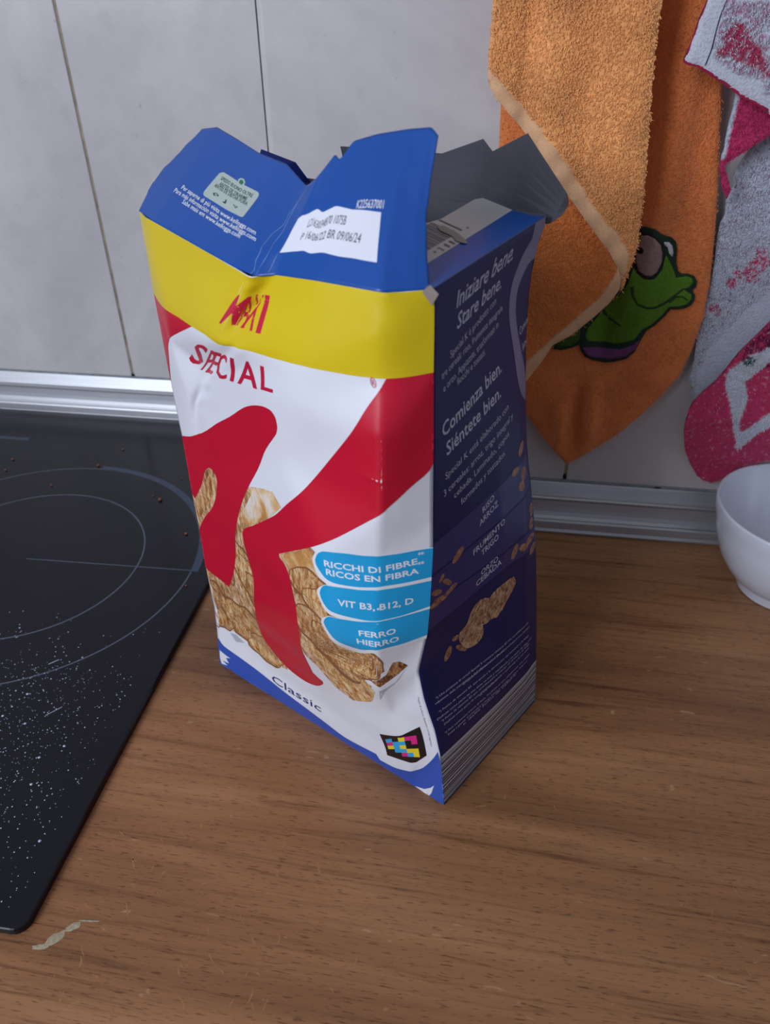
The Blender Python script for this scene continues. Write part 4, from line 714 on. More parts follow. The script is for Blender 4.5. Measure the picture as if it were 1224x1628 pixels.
# back panel, left panel, bottom
Btop = side([[107, 323]])[0]; Bbot = side([[107, 0]])[0]; Ltop = front([[0, 323]])[0]; Lbot = front([[0, 0]])[0]
BLt = np.array([-.150, .484, .323]); BLb = np.array([-.126, .473, 0.0])
def ruled(name, col0, col1, n, m, printed, bulge, parent, **k):
    """side wall between two edge curves given from bottom to top"""
    V = []; F = []
    for off in (0, 1):
        for j in range(m + 1):
            t = j / m; a = col0(t); b = col1(t)
            for i in range(n + 1):
                s = i / n; p = a + (b - a) * s; d = b - a; nn = np.array([d[1], -d[0], 0]); nn = nn / np.linalg.norm(nn)
                p = p + nn * (bulge * math.sin(math.pi * s) * math.sin(math.pi * min(1, t)) - off * .0005); V.append(p)
    N = (n + 1) * (m + 1); MI = []
    for j in range(m):
        for i in range(n):
            a = j * (n + 1) + i; F.append((a, a + 1, a + n + 2, a + n + 1)); MI.append(0); F.append((N + a + n + 1, N + a + n + 2, N + a + 1, N + a)); MI.append(1)
    for i in range(n):
        a = m * (n + 1) + i; F.append((a, a + 1, N + a + 1, N + a)); MI.append(1)
    return mesh(name, V, F, [MAT[printed], MAT['cardboard']], MI, parent, True, **k)
ruled('back_panel', lambda t: side([[107, 323 * t]])[0], lambda t: BLb + (BLt - BLb) * t, 24, 30, 'navy', .004, BX)
ruled('left_panel', lambda t: BLb + (BLt - BLb) * t, lambda t: front([[0, 323 * t]])[0], 14, 30, 'navy', .002, BX)
V, F, MI = slab('b', [Lbot + [0, 0, .0008], front([[199, 0]])[0] + [0, 0, .0008], Bbot + [0, 0, .0008], BLb + [0, 0, .0008]], None, None, th=.0006)
mesh('bottom_panel', V, F, [MAT['cardboard']], None, BX, False)
# back flap (bare grey inside faces us)
BF = [((27, 382, 326), (29.8, 383.0, 332.9)), ((22, 380.5, 323), (28.6, 382.7, 336.2)), ((2, 392.5, 321), (8.4, 383.4, 361)), ((-10, 399.5, 320), (-6.9, 396.6, 351)), ((-14, 402, 320), (-11.7, 397.2, 356.2)), ((-34, 414, 320), (-31.9, 413, 346.8)), ((-46, 421.5, 320), (-45, 421, 346)), ((-90, 449, 319), (-90, 449, 343))]
V = []; F = []; MI = []; nb = len(BF); H_ = 6
for off in (0, 1):
    for bt, tp in BF:
        for t in range(H_ + 1):
            b_, t_ = np.array(bt) / 1000, np.array(tp) / 1000; q = b_ + (t_ - b_) * (t / H_); q = q + np.array([.0035, .006, 0]) * math.sin(math.pi * t / H_) * .35 + np.array([.5, .86, 0]) * .0006 * off; V.append(q)
n0 = nb * (H_ + 1)
for i in range(nb - 1):
    for t in range(H_):
        a = i * (H_ + 1) + t; F.append((a, a + H_ + 1, a + H_ + 2, a + 1)); MI.append(0); F.append((n0 + a, n0 + a + 1, n0 + a + H_ + 2, n0 + a + H_ + 1)); MI.append(1)
    a = i * (H_ + 1) + H_; F.append((a, a + H_ + 1, n0 + a + H_ + 1, n0 + a)); MI.append(0)
for t in range(H_): F.append((t, t + 1, n0 + t + 1, n0 + t)); MI.append(0)
mesh('back_flap', V, F, [MAT['cardboard'], MAT['flapblue']], MI, BX, False, label='bare grey inside of the notched back flap')
# right dust flap
R0 = Vector(mm(-22.74, 285.45, 322.6)); ex = Vector((.4248, .9042, .0445)); ed = Vector((-.8774, .4121, .2419))
def dp(s, d, up=0.0):
    n = ex.cross(ed); return R0 + ex * s / 1000 + ed * d / 1000 + n * up
pts = [(0.5, 0), (103.5, 0), (97.1, 4.0), (92.8, 13.8), (91.8, 29.2), (86.6, 31.0), (54.3, 30.1), (43.9, 32.1), (10, 33), (4, 28), (0.5, 8)]
V, F, MI = slab('d', [dp(*p) for p in pts], None, None, back_mat=1)
nm = ['flapblue', 'cardboard']
def add_dust(mat, P, lay):
    if mat not in nm: nm.append(mat)
    q = nm.index(mat); b = len(V); tri = tessellate_polygon([[Vector((x, y, 0)) for x, y in P]])
    V.extend([tuple(dp(x, y, .0001 * lay)) for x, y in P]); n = ex.cross(ed)
    for t in tri:
        nn = (Vector(V[b + t[1]]) - Vector(V[b + t[0]])).cross(Vector(V[b + t[2]]) - Vector(V[b + t[0]])); t = t if nn.dot(n) > 0 else t[::-1]
        F.append(tuple(b + i for i in t)); MI.append(q)
add_dust('tape', [(2, 12.2), (92.9, 13.8), (91.8, 29.2), (86.6, 31.0), (54.3, 30.1), (43.9, 32.1), (10, 33), (4, 28)], 1)
x = 16.0
for w, g in [(1.0, .7), (.5, .6), (1.3, .8), (.6, .5), (.9, .9), (.5, .5), (1.4, .7), (.5, .8), (1.0, .6), (1.3, .7), (.5, .6), (.8, .9), (1.2, .6), (.6, .5), (1.1, .8), (.6, .7), (1.4, .6), (.5, .5), (.9, .8), (1.1, .6), (.5, .5)]:
    add_dust('blacktxt', [(x, 18.2), (x + w, 18.2), (x + w, 31), (x, 31)], 2); x += w + g
add_dust('blacktxt', [(51.8, 18.4), (53.2, 18.4), (53.2, 30), (51.8, 30)], 2)
for s, px in (('2', 28.5), ('1', 33.8), ('1', 38.0)):
    tv, tf = text_mesh(s, 1.8 if s != '1' else 1.2, 2.9, .1, 0); b = len(V); V.extend([tuple(dp(px + a, 13.9 + c, .0003)) for a, c in tv]); q = nm.index('blacktxt')
    for f in tf:
        F.append(tuple(b + i for i in f)); MI.append(q)
for px, py in ((56.5, 17.5), (24.5, 15)): add_dust('blacktxt', [(px, py), (px + 1.1, py), (px + 1.1, py + 1.1), (px, py + 1.1)], 2)
add_dust('torn', [(45.7, 27.4), (48.8, 25.5), (48.6, 20), (47.2, 16.0), (45.2, 12.2), (43.3, 10.4), (41.6, 11.8), (40.9, 15.1), (43.0, 17.2), (43.4, 20.5), (43.2, 24.0)], 5)
mesh('dust_flap', V, F, [MAT[n] for n in nm], MI, BX, False, label='blue dust flap with a printed barcode and torn glue patch')
# left dust flap, mostly behind the creased front flap; navy puts its shade into the colour
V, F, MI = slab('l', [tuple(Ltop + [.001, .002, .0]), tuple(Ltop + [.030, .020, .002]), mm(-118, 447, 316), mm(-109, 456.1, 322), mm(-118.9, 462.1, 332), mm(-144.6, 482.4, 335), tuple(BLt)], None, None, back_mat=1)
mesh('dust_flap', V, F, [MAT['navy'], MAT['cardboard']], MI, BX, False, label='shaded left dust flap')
# torn yellow paper corner
V, F, MI = slab('t', [tuple(front([[194.5, 323]])[0] + [0, -.0006, -.0006]), tuple(front([[198, 317]])[0] + [.0002, -.0008, 0]), tuple(front([[199, 321]])[0] + [.0018, -.0012, .0005]), tuple(front([[197.5, 323]])[0] + [0, -.0008, .002]), tuple(front([[196, 323]])[0] + [0, -.0008, .0012])], None, None, th=.0003)
mesh('torn_corner', V, F, [MAT['torn']], None, BX, False)

# ================================================================ BOWL
bowl_m = plain('white_porcelain', srgb(206, 212, 226), .18, .5, coat=.3, var=.01)
def lathe(name, prof, c, m, parent=None, n=96, **k):
    V = []; F = []
    for r, z in prof:
        for i in range(n): a = 2 * math.pi * i / n; V.append((c[0] + r * math.cos(a), c[1] + r * math.sin(a), c[2] + z))
    for j in range(len(prof) - 1):
        for i in range(n): F.append((j * n + i, j * n + (i + 1) % n, (j + 1) * n + (i + 1) % n, (j + 1) * n + i))
    if prof[0][0] < 1e-5 or prof[-1][0] < 1e-5: pass
    return mesh(name, V, F, m, None, parent, True, **k)
BC = (.2512, .5288, 0.0003)
bw = empty('bowl', BC, label='white porcelain bowl on a foot ring, at the right under the pink towel', cat='bowl')
prof = [(.0005, .0105), (.020, .0105), (.030, .0125), (.040, .020), (.0500, .034), (.0575, .052), (.0615, .066), (.0636, .0775), (.0640, .0792), (.0650, .0802), (.0662, .0796), (.0665, .0780), (.0655, .070), (.0630, .062), (.0628, .060), (.0600, .0485), (.0545, .0330), (.0470, .0205), (.0400, .0125), (.0362, .0098)]
lathe('bowl_body', prof, BC, bowl_m, bw)
lathe('foot_ring', [(.0362, .0098), (.0352, .0085), (.0342, .0015), (.0335, .0002), (.0318, .0002), (.0310, .0030), (.0308, .0075), (.0005, .0078)], BC, bowl_m, bw)

# ================================================================ TOWELS
def terry_mat(name, rough=.95, bump=.6, scale=900):
    t = NT(name); a = t.add('ShaderNodeVertexColor'); a.layer_name = 'Col'
    v = t.mapped(); n = t.noise(v, scale, 3, .6); n2 = t.noise(v, 60, 3, .6)
    c = t.mix(.8, a.outputs[0], t.ramp(n, [(.3, (.84, .82, .80, 1)), (.6, (1.1, 1.1, 1.1, 1))]), 'MULTIPLY')
    c = t.mix(.6, c, t.ramp(n2, [(.3, (.88, .86, .84, 1)), (.7, (1.08, 1.08, 1.08, 1))]), 'MULTIPLY')
    t.link(c, t.b.inputs['Base Color']); t.b.inputs['Roughness'].default_value = rough; t.b.inputs['Specular IOR Level'].default_value = .08
    t.b.inputs['Sheen Weight'].default_value = .25; t.bump(n, bump, .0012); return t.m
TERRY = terry_mat('terry_loops', bump=.8, scale=700); FLAT = terry_mat('towel_weave', bump=.35, scale=1500)
def seg_dist(X, Z, P):
    P = np.array(P, float); D = np.full(X.shape, 1e9)
    for a, b in zip(P, np.roll(P, -1, 0)):
        ab = b - a; L = ab @ ab
        if L < 1e-9: continue
        t = np.clip(((X - a[0]) * ab[0] + (Z - a[1]) * ab[1]) / L, 0, 1); D = np.minimum(D, np.hypot(X - a[0] - t * ab[0], Z - a[1] - t * ab[1]))
    return D
def inside(X, Z, P):
    P = np.array(P, float); r = np.zeros(X.shape, bool)
    for (x0, z0), (x1, z1) in zip(P, np.roll(P, -1, 0)):
        c = ((z0 > Z) != (z1 > Z)) & (X < (x1 - x0) * (Z - z0) / ((z1 - z0) + 1e-12) + x0); r ^= c
    return r
def wob(X, Z, s, seed):
    r = np.random.RandomState(seed); o = np.zeros(X.shape)
    for _ in range(7):
        a = r.uniform(0, math.pi); o += np.sin((X * math.cos(a) + Z * math.sin(a)) / s * r.uniform(.6, 1.5) + r.uniform(0, 6))
    return o / 3.5
def sheet(name, P, yf, th, col, mat, parent, step=3.0, edge=None, seed=0, tuft=None, **k):
    """cloth sheet from an outline in wall millimetres; yf(x, z) front depth in metres; rounded hems"""
    bm = bmesh.new(); vs = [bm.verts.new((x, z, 0)) for x, z in P]
    for t in tessellate_polygon([[Vector((x, z, 0)) for x, z in P]]):
        try: bm.faces.new([vs[i] for i in t])
        except Exception: pass
    A = np.array(P)
    for ax in (0, 1):
        x = math.ceil(A[:, ax].min() / step) * step
        while x < A[:, ax].max():
            co = [0, 0, 0]; no = [0, 0, 0]; co[ax] = x; no[ax] = 1
            bmesh.ops.bisect_plane(bm, geom=bm.verts[:] + bm.edges[:] + bm.faces[:], plane_co=co, plane_no=no, dist=1e-4); x += step
    bmesh.ops.recalc_face_normals(bm, faces=bm.faces[:]); bm.verts.index_update()
    XZ = np.array([v.co[:2] for v in bm.verts]); Fs = [tuple(v.index for v in f.verts) for f in bm.faces]
    G = []
    for f in Fs:
        ar = sum(XZ[f[i]][0] * XZ[f[(i + 1) % len(f)]][1] - XZ[f[(i + 1) % len(f)]][0] * XZ[f[i]][1] for i in range(len(f)))
        G.append(f if ar > 0 else f[::-1])
    bd = [(e.verts[0].index, e.verts[1].index) for e in bm.edges if len(e.link_faces) == 1]; bm.free()
    X, Z = XZ[:, 0], XZ[:, 1]; D = seg_dist(X, Z, P); R = th * 1000 * .9
    rnd_ = np.where(D < R, 1 - np.sqrt(np.maximum(0, 1 - (1 - D / R) ** 2)), 0) * th * .5
    y = yf(X, Z); n = len(X)
    V = np.vstack([np.c_[X / 1000, y + rnd_, Z / 1000], np.c_[X / 1000, y + th - rnd_, Z / 1000]]); F = list(G) + [tuple(i + n for i in f[::-1]) for f in G]
    F += [(a, b, b + n, a + n) for a, b in bd]
    C = col(X, Z); C = np.c_[C, np.ones(len(C))]; C = np.vstack([C, C])
    if tuft:
        dens, ln, wd, region = tuft; r = np.random.RandomState(seed + 5); a = A; area_ = (a[:, 0].max() - a[:, 0].min()) * (a[:, 1].max() - a[:, 1].min())
        q = int(area_ * dens); tx = r.uniform(a[:, 0].min(), a[:, 0].max(), q); tz = r.uniform(max(a[:, 1].min(), 60), min(a[:, 1].max(), 500), q)
        ok = inside(tx, tz, P) & region(tx, tz); tx, tz = tx[ok], tz[ok]; ty = yf(tx, tz); tc = col(tx, tz); q = len(tx)
        an = r.uniform(-.9, .9, q) - math.pi / 2; l = ln * r.uniform(.6, 1.3, q); w = wd * r.uniform(.7, 1.2, q); bend = r.uniform(-.8, .8, q)
        dx, dz = np.cos(an), np.sin(an); px, pz = -dz, dx; out = [] 
        jit = (1 + r.uniform(-.16, .16, q))[:, None]
        base = len(V); VV = []; n_ = 4
        for sgi in range(n_):
            t = sgi / (n_ - 1); lift = ln * .75 * math.sin(math.pi * (.12 + .80 * t)); cx = tx + dx * l * t + px * bend * l * t * t * .6; cz = tz + dz * l * t + pz * bend * l * t * t * .6
            ww = w * (1.0 - .35 * t)
            for sg in (-1, 1): VV.append(np.c_[(cx + sg * px * ww / 2) / 1000, ty - (lift + .1) / 1000 * np.ones(q), (cz + sg * pz * ww / 2) / 1000])
        VV = np.stack(VV, 1).reshape(-1, 3); V = np.vstack([V, VV])
        tc = np.clip(tc * jit, 0, 1); tc = np.repeat(np.c_[tc, np.ones(q)], 2 * n_, axis=0); C = np.vstack([C, tc])
        for i in range(q):
            b = base + i * 2 * n_
            for sgi in range(n_ - 1): F.append((b + 2 * sgi, b + 2 * sgi + 1, b + 2 * sgi + 3, b + 2 * sgi + 2))
    return mesh(name, V, F, mat, None, parent, True, col=C, **k)
def rgb(*c): return np.array(srgb(*c)[:3])
def const(c, var=.05, s=9, seed=1):
    c = np.array(c)
    return lambda X, Z: np.clip(c[None, :] * (1 + var * wob(X, Z, s, seed))[:, None], 0, 1)
# towel outlines in wall millimetres (x, z)
TOWEL = {
'A': [[118.5,423.9],[122.9,405.4],[132.3,362.2],[137,337.1],[144.4,298.7],[149.6,265.5],[153.6,234.4],[154.7,206],[151.9,180.8],[147,159.6],[138.1,143.8],[124.7,123.8],[108.1,103.3],[92.2,90],[80.6,79.9],[72.4,73.6],[69.1,74.6],[61.7,83.4],[49.7,96],[40.7,107.4],[33.5,117.5],[22.8,132.5],[9.3,173.1],[-4.9,295.1],[-10.9,425]],
'B': [[-13.9,424.8],[-15.3,387.7],[-15.5,374.5],[-15.3,366.1],[-13.4,361],[-8.6,354.7],[4.3,341.8],[17.4,328.5],[31.2,312.5],[43.3,297.3],[57.7,281.6],[72.5,265.9],[82.1,253],[84.8,246.6],[85.4,237.7],[82.8,230],[86.1,239.1],[87.5,245.5],[90.5,260.6],[91.9,271.1],[90.2,292.6],[88.7,311.9],[85.7,341.1],[83.1,365.1],[81.4,387.8],[80.8,406.3],[78.1,424]],
'Bhem': [[-15.3,366.2],[-13.4,361.1],[-8.6,354.9],[4.2,341.9],[17.4,328.6],[31.2,312.7],[43.2,297.5],[57.6,281.8],[72.4,266.2],[81.9,253.3],[84.7,246.9],[87,253.5],[87.2,264.2],[79,276.4],[64.9,288.1],[50.2,305.5],[38.3,320.4],[22.5,336.8],[9.4,350.1],[-3.3,361.2],[-11.6,369.6],[-15.3,373]],
'C': [[39.3,300.5],[58.8,279.8],[73.9,263.4],[83.9,249.3],[87.5,240.6],[87.4,232.8],[82.3,223.4],[72.9,212.1],[58.5,197],[45.7,188.1],[39.5,176],[28.6,158],[19.3,145],[8.9,211.5],[9.5,257.7],[21.8,287.9]],
'Chem': [[83.7,249.6],[87.3,240.9],[87.3,233.2],[82.2,223.7],[72.7,212.5],[58.4,197.4],[45.6,188.5],[39.4,176.5],[28.6,158.5],[19.3,145.5],[16.4,161.5],[26.9,175.8],[40.8,191.8],[60.8,213.6],[72.8,227],[78.5,236]],
'frog': {'outline':[[96.3,274.1],[100.8,274.2],[106.5,273],[112.6,269.5],[118.5,267.4],[122.3,264.3],[124.6,258.8],[126,249.5],[128.5,242.8],[131.2,241.2],[135.8,241.2],[140.3,239.9],[143.2,236.1],[143.4,231.7],[141.2,229.2],[144,225.8],[144.4,221.8],[142.2,217.7],[138.4,215.5],[132.8,214.7],[128.9,214.9],[125.3,208.7],[119.8,202.2],[114.5,198.8],[111.8,192.3],[108.7,181.3],[103.8,174.9],[95.3,171.1],[87.5,169],[79.1,170.2],[72.4,173.8],[68.6,179.1],[67,183.4],[61.3,180.4],[53.4,178.3],[45.1,179],[44.3,185.5],[61.3,196.2],[79,211.8],[91.9,228.6],[96.1,248.4]],'body':[[96.7,244.8],[103.3,239.2],[111.9,238.6],[116.4,244.6],[117.1,255.1],[120.2,251.4],[125.6,243],[127.9,238.2],[135.1,239.5],[139.1,238.2],[140.7,235.3],[138.6,231.8],[135.3,229.7],[140.6,226.9],[142.1,224],[140.3,219.4],[134.1,217.1],[127.5,216.8],[123,209.9],[116.5,203.4],[110.3,199.9],[105.9,191.2],[94.8,186.3],[83,184.6],[72.6,186.8],[70.1,190.5],[71.2,197],[79.5,207.9],[90.8,222.8],[94.9,233]],'foot':[[47.5,184.9],[61.5,194.3],[66.2,196.7],[66,187],[61,182.9],[53.1,180.8]],'eyerim':[[96.8,270.2],[102.3,270.4],[107.2,268.7],[112.6,264.3],[115.4,256.9],[116.4,249.4],[113.9,242.6],[110,238.6],[104.3,238.8],[99,242],[95.5,248.6],[95.3,258.1]],'eye':[[97.2,268],[101.6,269.1],[106.5,267.4],[111.4,263],[113.9,257],[114.7,250.4],[112.7,244.1],[109,241.1],[104.3,241.4],[100,244.1],[97,250.7],[96.4,259.2]],'pupil':[[97.7,259.8],[99.4,260.3],[100.9,258.5],[100.6,256.4],[98.9,255.6],[96.8,256.7],[96.3,258.3]],'glint':[[113.3,264.9],[117,264.5],[120.4,261.4],[122.3,256.3],[122,253.5],[119.1,256.2],[116.9,260.8],[114.1,263]],'shirt':[[69.2,181.8],[73.3,181.5],[85.6,180.5],[97.4,182.2],[106.6,187.1],[110.6,192.6],[108.6,183.9],[103.2,177.6],[94.7,173.8],[86.9,172.2],[78.6,172.9],[73.1,175.9]],'mouth':[[96.6,231.2],[98.8,232.3],[100.4,225.4],[103.7,220.5],[110.8,218.3],[116.6,218],[121.9,220.3],[128.5,225.6],[134,230.8],[135.9,230.9],[129.7,224.1],[123.3,218.3],[117,216.2],[110.2,216.5],[103,218.9],[98.7,224.3]],'lip':[[125.7,220.5],[130.5,225.2],[135.2,225.4],[139.5,222.6],[138.7,221.8],[135,224.1],[131.2,223.9],[127.3,219.7]],'arm':[[80.1,210.2],[81.5,210.8],[86.8,205.3],[95.3,201],[95,199.9],[86.1,203.2],[81.5,207.2]]},
'D': [[110.4,423.7],[107.8,406.1],[104.9,395.9],[103.4,385.4],[100.9,376.8],[100.8,375],[104,373.3],[110.1,372.5],[112.9,370.7],[122.2,365.9],[130.6,361.5],[139.2,356.2],[146.9,353.1],[151.8,350.8],[157.2,347.7],[177.2,336.5],[197.4,342.1],[172.2,423.2]],
'Dbind': [[110.2,423.7],[107.6,406.1],[104.8,396],[103.2,385.5],[100.7,376.9],[100.6,375.1],[103.8,373.4],[109.9,372.5],[112.7,370.8],[122,366],[130.4,361.6],[139,356.3],[146.6,353.2],[151.6,350.9],[157,347.9],[157.7,350.6],[150.8,353.7],[144.8,356.3],[138.2,359.4],[129.7,364.3],[121.4,368.7],[113.2,373],[109.5,374.1],[103.4,375.4],[102.1,376.9],[104.5,386.3],[105.7,395.9],[108.8,406.1],[111.9,423.7]],
'Dpatch': [[119.1,379.5],[120.2,382.9],[121.5,389.7],[123.3,393.8],[129.5,395.5],[135.8,388.8],[141.6,384.6],[146.4,377],[152.1,370.1],[149.9,367.4],[145.7,372.6],[138.5,374.3],[131.9,376],[124,379]],
'Dtint': [[117.6,406.1],[145.2,406],[157.2,361.7],[152,359.4],[146.2,367],[131.6,371.3],[119.7,376.9],[117,380.3],[116.7,393.8]],
'Dseam': [[118,406.1],[118.7,406.1],[116.9,398],[116.3,390.6],[116.2,383],[114.6,375.2],[114,373.5],[113.3,373.5],[115.1,381.2],[115.6,390.6],[116.2,398]],
'E': [[138.6,360.1],[139,346.1],[138.6,341.2],[138.8,331.6],[139.4,324.9],[138.6,321.6],[139.1,313.6],[143.4,301.2],[148.3,294.2],[149.7,299.8],[147.2,305.2],[141.7,315.2],[145.3,318.3],[154.3,324.6],[159.9,329.7],[165.1,333.1],[188.8,350.2],[181.8,373.8],[139.9,366.9]],
'F': [[167.2,330.8],[159.8,320.7],[156.8,314.9],[154.4,306.5],[155.4,297.6],[153.2,291],[154.6,279.8],[152.7,273.3],[152.9,263.4],[154.5,252.5],[155.3,239.7],[155.9,225.5],[155.4,212.5],[155.1,200.5],[155.5,187.9],[157.6,169.3],[157.5,156.5],[161.4,143],[170.1,129.6],[272.6,136.4],[204.7,355],[174.5,340.2]],
'Fpatch': [[165.6,232.8],[169.8,242],[176.3,246.1],[180.2,251.8],[183.3,260.1],[188.1,265.6],[191.6,267.8],[197.3,246.9],[193.1,246.8],[187.6,239.3],[188.8,234.8],[180.6,228.8],[176.1,225.1],[169.6,229.5]],
'Fpatch2': [[158,215.6],[162.5,217.5],[168,213],[167.2,207],[159.9,209.7]],
'Fplain': [[197.7,229.5],[184.4,213.8],[176.6,200.2],[164.9,182.2],[161.2,162.7],[162.2,134.7],[274.3,131],[240.4,239.8]],
'G': [[229.9,257.6],[198.9,210.2],[189.8,196.2],[183,185.9],[180.9,181.5],[176.7,171.9],[172.4,162.8],[164.8,152.6],[159,142.3],[157.7,136],[157.6,124.7],[159.6,113.1],[165.6,93.1],[173.6,77.7],[182.3,65.4],[188.5,60.5],[197,58.5],[204.6,63.6],[214.6,75.2],[225.1,81.7],[235.1,87.3],[281.6,100.7]],
'Gbind': [[229.9,257.6],[198.9,210.2],[189.8,196.2],[183,185.9],[180.9,181.5],[176.7,171.9],[172.4,162.8],[164.8,152.6],[159,142.3],[157.7,136],[157.6,124.7],[161,113.2],[158.9,124.9],[159.2,135.3],[160.5,141.6],[166.3,151.6],[174.1,162.2],[178.2,171.3],[182.3,180.9],[184.9,186],[191.7,193.8],[200.8,206.5],[231.2,253.3]],
'Gwhite': [[177.8,167.6],[179.8,172.8],[185.5,178.2],[192.7,185],[203.9,191.3],[213.4,201.4],[217.8,185.7],[207.1,179.4],[199.7,170.3],[193.3,162.6],[196.4,155.3],[199.3,148.7],[199.3,141.1],[197.9,133.2],[200.4,120.6],[204.2,117],[210.6,128.3],[218.4,136.9],[228.4,147.6],[232.6,132.5],[222.5,123.5],[215.1,115],[210.3,104.5],[206.9,98],[203.1,98.7],[202,106.8],[195.4,121.2],[187.8,141.8],[180.4,156.6]],
'Ggreen': [[186.8,178.3],[188.4,181.9],[193,184],[196.5,180.3],[194.9,176.6],[189.8,176.3]],
'Y': {'A':0.58,'B':0.548,'C':0.56,'F':0.588,'D':0.552,'E':0.568,'G':0.59,'frog':0.5785}}
TW = TOWEL
def up(P, z=500): return [(x, z if zz > 415 else zz) for x, zz in P]
OR1, OR2, ORH, ORD = rgb(246, 176, 112), rgb(240, 148, 80), rgb(232, 184, 142), rgb(226, 132, 76)
ot = empty('orange_towel', (.06, .575, .12), label='orange terry towel with a green frog patch, hanging beside the box', cat='towel')
yA, yB, yC = TW['Y']['A'], TW['Y']['B'], TW['Y']['C']
def fA(X, Z):
    y = np.full(X.shape, yA); y = y + .007 * np.exp(-((X - 84) / 8.) ** 2) * np.clip((Z - 150) / 40, 0, 1) - .008 * np.exp(-((X - 108) / 12.) ** 2) * np.clip((Z - 150) / 80, 0, 1)
    y = y - .009 * np.exp(-((X - 61) / 6.) ** 2 - ((Z - 110) / 22.) ** 2) - .009 * np.exp(-((X - 84) / 7.) ** 2 - ((Z - 118) / 26.) ** 2) + .006 * np.exp(-((X - 73) / 5.) ** 2 - ((Z - 120) / 26.) ** 2)
    return y + .0006 * wob(X, Z, 11, 4)
def fB(X, Z): return yB - .008 * np.clip((X - 48) / 22, 0, 1) - .004 * np.exp(-((X - 28 + (Z - 350) * .05) / 12.) ** 2) + .003 * np.exp(-((X - 8) / 6.) ** 2) + .0016 * wob(X, Z, 10, 7)
def fC(X, Z): return yC + .0012 * wob(X, Z, 12, 9)
sheet('back_layer', up(TW['A']), fA, .005, const(ORD, .06), TERRY, ot, 3.0, seed=1, tuft=(.55, 1.2, .35, lambda x, z: np.random.RandomState(1).rand(len(x)) < np.where((x > 100) | (z < 150), .9, .25)))
sheet('folded_corner', TW['C'], fC, .005, const(OR2, .07), TERRY, ot, 3.0, seed=2, tuft=(.9, 1.7, .4, lambda x, z: ~inside(x, z, TW['Chem'])))
sheet('front_fold', up(TW['B']), fB, .007, const(OR1, .08), TERRY, ot, 3.0, seed=3, tuft=(.95, 1.7, .5, lambda x, z: ~inside(x, z, TW['Bhem'])))
def hem(name, P, f, parent, c): sheet(name, P, lambda X, Z: f(X, Z) - .0012 - .0009 * np.sin((X * .7 - Z * .7) / 2.6) * .6, .0035, const(c, .07, 5), FLAT, parent, 2.5, label='smooth pale hem')
hem('hem', TW['Bhem'], fB, ot, ORH); hem('hem', TW['Chem'], fC, ot, ORH)
patch_m = {n: plain('patch_' + n, srgb(*c), .75, .15, var=.12, vscale=400, bump=.3) for n, c in dict(outline=(36, 54, 44), body=(84, 124, 36), foot=(60, 92, 40), eyerim=(40, 36, 38), eye=(150, 124, 120), pupil=(18, 16, 20), glint=(206, 208, 212), shirt=(112, 66, 112), mouth=(44, 66, 36), lip=(44, 70, 40), arm=(46, 62, 34)).items()}
depth = dict(outline=0, body=1, foot=1, shirt=1, eyerim=2, eye=3, pupil=4, glint=2, mouth=2, lip=2, arm=2)
frog = TW['frog']
def patch(name, P, lay, m, parent): 
    return sheet(name, P, lambda X, Z: fA(X, Z) - .0030 - .00035 * lay, .0014 if lay == 0 else .0006, const((1, 1, 1), 0), m, parent, 3.0)
pb = patch('frog_patch', frog['outline'], 0, patch_m['outline'], ot); pb['label'] = 'embroidered green frog patch'
for n in ('body', 'foot', 'shirt', 'eyerim', 'eye', 'pupil', 'glint', 'mouth', 'lip', 'arm'):
    nm_ = dict(body='frog_body', foot='frog_foot', shirt='frog_shirt', eyerim='eye_rim', eye='frog_eye', pupil='frog_pupil', glint='eye_glint', mouth='mouth_line', lip='lip_line', arm='arm_line')[n]
    patch(nm_, frog[n], depth[n], patch_m[n], pb)

WH, WH2, PK, PKD, PKL = rgb(204, 208, 222), rgb(190, 198, 216), rgb(206, 62, 112), rgb(168, 36, 84), rgb(198, 84, 118)
pt = empty('pink_towel', (.16, .588, .10), label='white terry towel with pink print and pink edging, hanging at the right', cat='towel')
def mixc(a, b, t): return a[None, :] * (1 - t[:, None]) + b[None, :] * t[:, None]
def cD(X, Z):
    r = np.random.RandomState(len(X)); c = mixc(WH2, WH, np.full(len(X), .7)); m = inside(X, Z, TW['Dtint']) & (r.rand(len(X)) < .30); c[m] = rgb(184, 130, 160)
    m = inside(X, Z, TW['Dpatch']) & (r.rand(len(X)) < .75); c[m] = rgb(184, 66, 100); return c
def cE(X, Z):
    r = np.random.RandomState(len(X)); c = mixc(PKD, PK, r.rand(len(X))); m = (X < 141) & (Z > 318); c[m] = WH2; return c
def cF(X, Z):
    r = np.random.RandomState(len(X)); c = mixc(WH2, WH, r.rand(len(X))); t = r.rand(len(X)); m = inside(X, Z, TW['Fpatch']) & (t < .42) & (wob(X, Z, 4, 3) > -.25); c[m] = PK
    m = inside(X, Z, TW['Fpatch2']) & (t < .4); c[m] = PKL; m = ~inside(X, Z, TW['Fplain']) & (t > .93); c[m] = rgb(150, 120, 150); m = inside(X, Z, TW['Fplain']); c[m] = WH2; return c
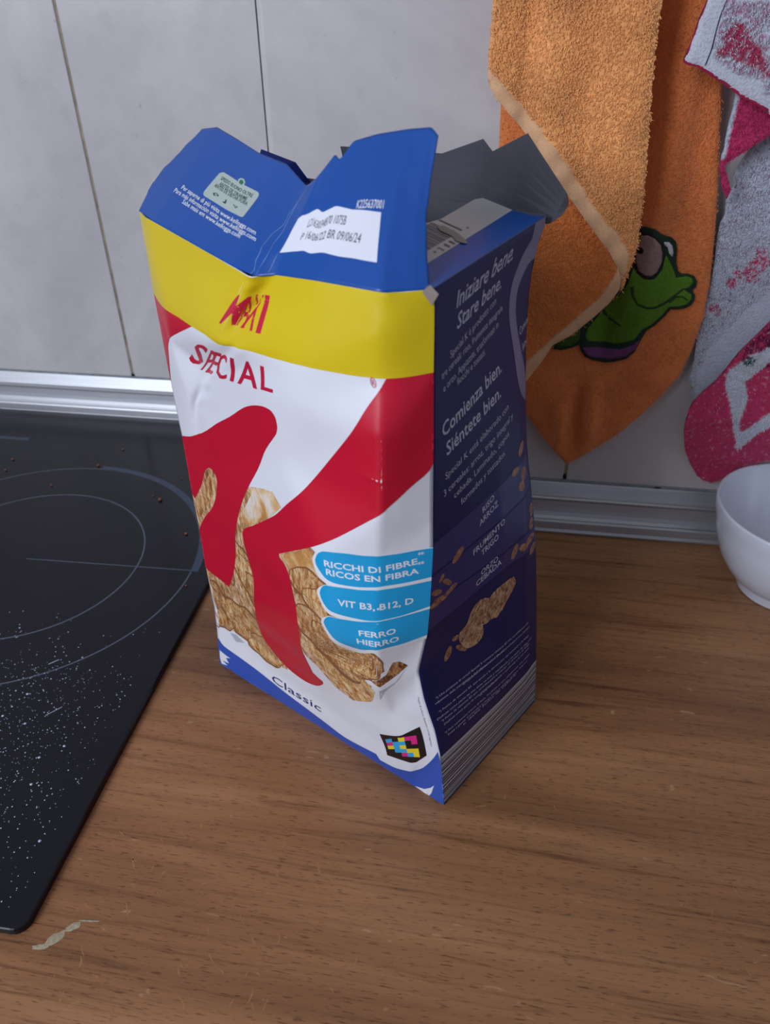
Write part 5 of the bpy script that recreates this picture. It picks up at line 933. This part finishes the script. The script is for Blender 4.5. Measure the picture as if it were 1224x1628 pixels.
def cG(X, Z):
    r = np.random.RandomState(len(X)); t = r.rand(len(X)); c = mixc(PK, rgb(196, 58, 104), r.rand(len(X))); m = t > .955; c[m] = rgb(212, 150, 176)
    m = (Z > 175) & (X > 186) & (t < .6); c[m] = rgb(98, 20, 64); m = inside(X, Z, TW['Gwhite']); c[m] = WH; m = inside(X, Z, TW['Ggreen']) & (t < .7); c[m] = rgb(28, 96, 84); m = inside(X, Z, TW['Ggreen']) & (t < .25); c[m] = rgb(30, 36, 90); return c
Y = TW['Y']
fD = lambda X, Z: Y['D'] + .0015 * wob(X, Z, 14, 3); fE = lambda X, Z: Y['E'] + .001 * wob(X, Z, 9, 4)
fF = lambda X, Z: Y['F'] + .001 * wob(X, Z, 13, 5); fG = lambda X, Z: .572 + .018 * np.clip((130 - Z) / 55, 0, 1) + .0012 * wob(X, Z, 15, 6)
sheet('long_layer', up(TW['F']), fF, .004, cF, TERRY, pt, 2.5, seed=4, tuft=(.9, 1.8, .5, lambda x, z: ~inside(x, z, TW['Fplain'])))
gp = TW['G']
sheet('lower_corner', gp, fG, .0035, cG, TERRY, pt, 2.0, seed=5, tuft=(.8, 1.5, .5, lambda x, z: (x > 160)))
sheet('edging', TW['Gbind'], lambda X, Z: fG(X, Z) - .0012, .005, const(rgb(170, 56, 92), .1, 3), FLAT, pt, 2.5, label='pink stitched edging')
sheet('folded_tail', TW['E'], fE, .004, cE, TERRY, pt, 2.0, seed=6, tuft=(.6, 1.5, .4, lambda x, z: z > 300))
sheet('upper_corner', up(TW['D'], 500), fD, .005, cD, TERRY, pt, 2.0, seed=7, tuft=(.9, 2.4, .45, lambda x, z: inside(x, z, TW['Dtint']) | inside(x, z, TW['Dpatch'])))
sheet('edging', up(TW['Dbind'], 500), lambda X, Z: fD(X, Z) - .0012, .006, const(rgb(160, 34, 76), .12, 3), FLAT, pt, 2.5, label='pink stitched edging')
sheet('seam', TW['Dseam'], lambda X, Z: fD(X, Z) - .0006, .001, const(rgb(70, 70, 96), .1), FLAT, pt, 2.5, label='dark stitched seam')
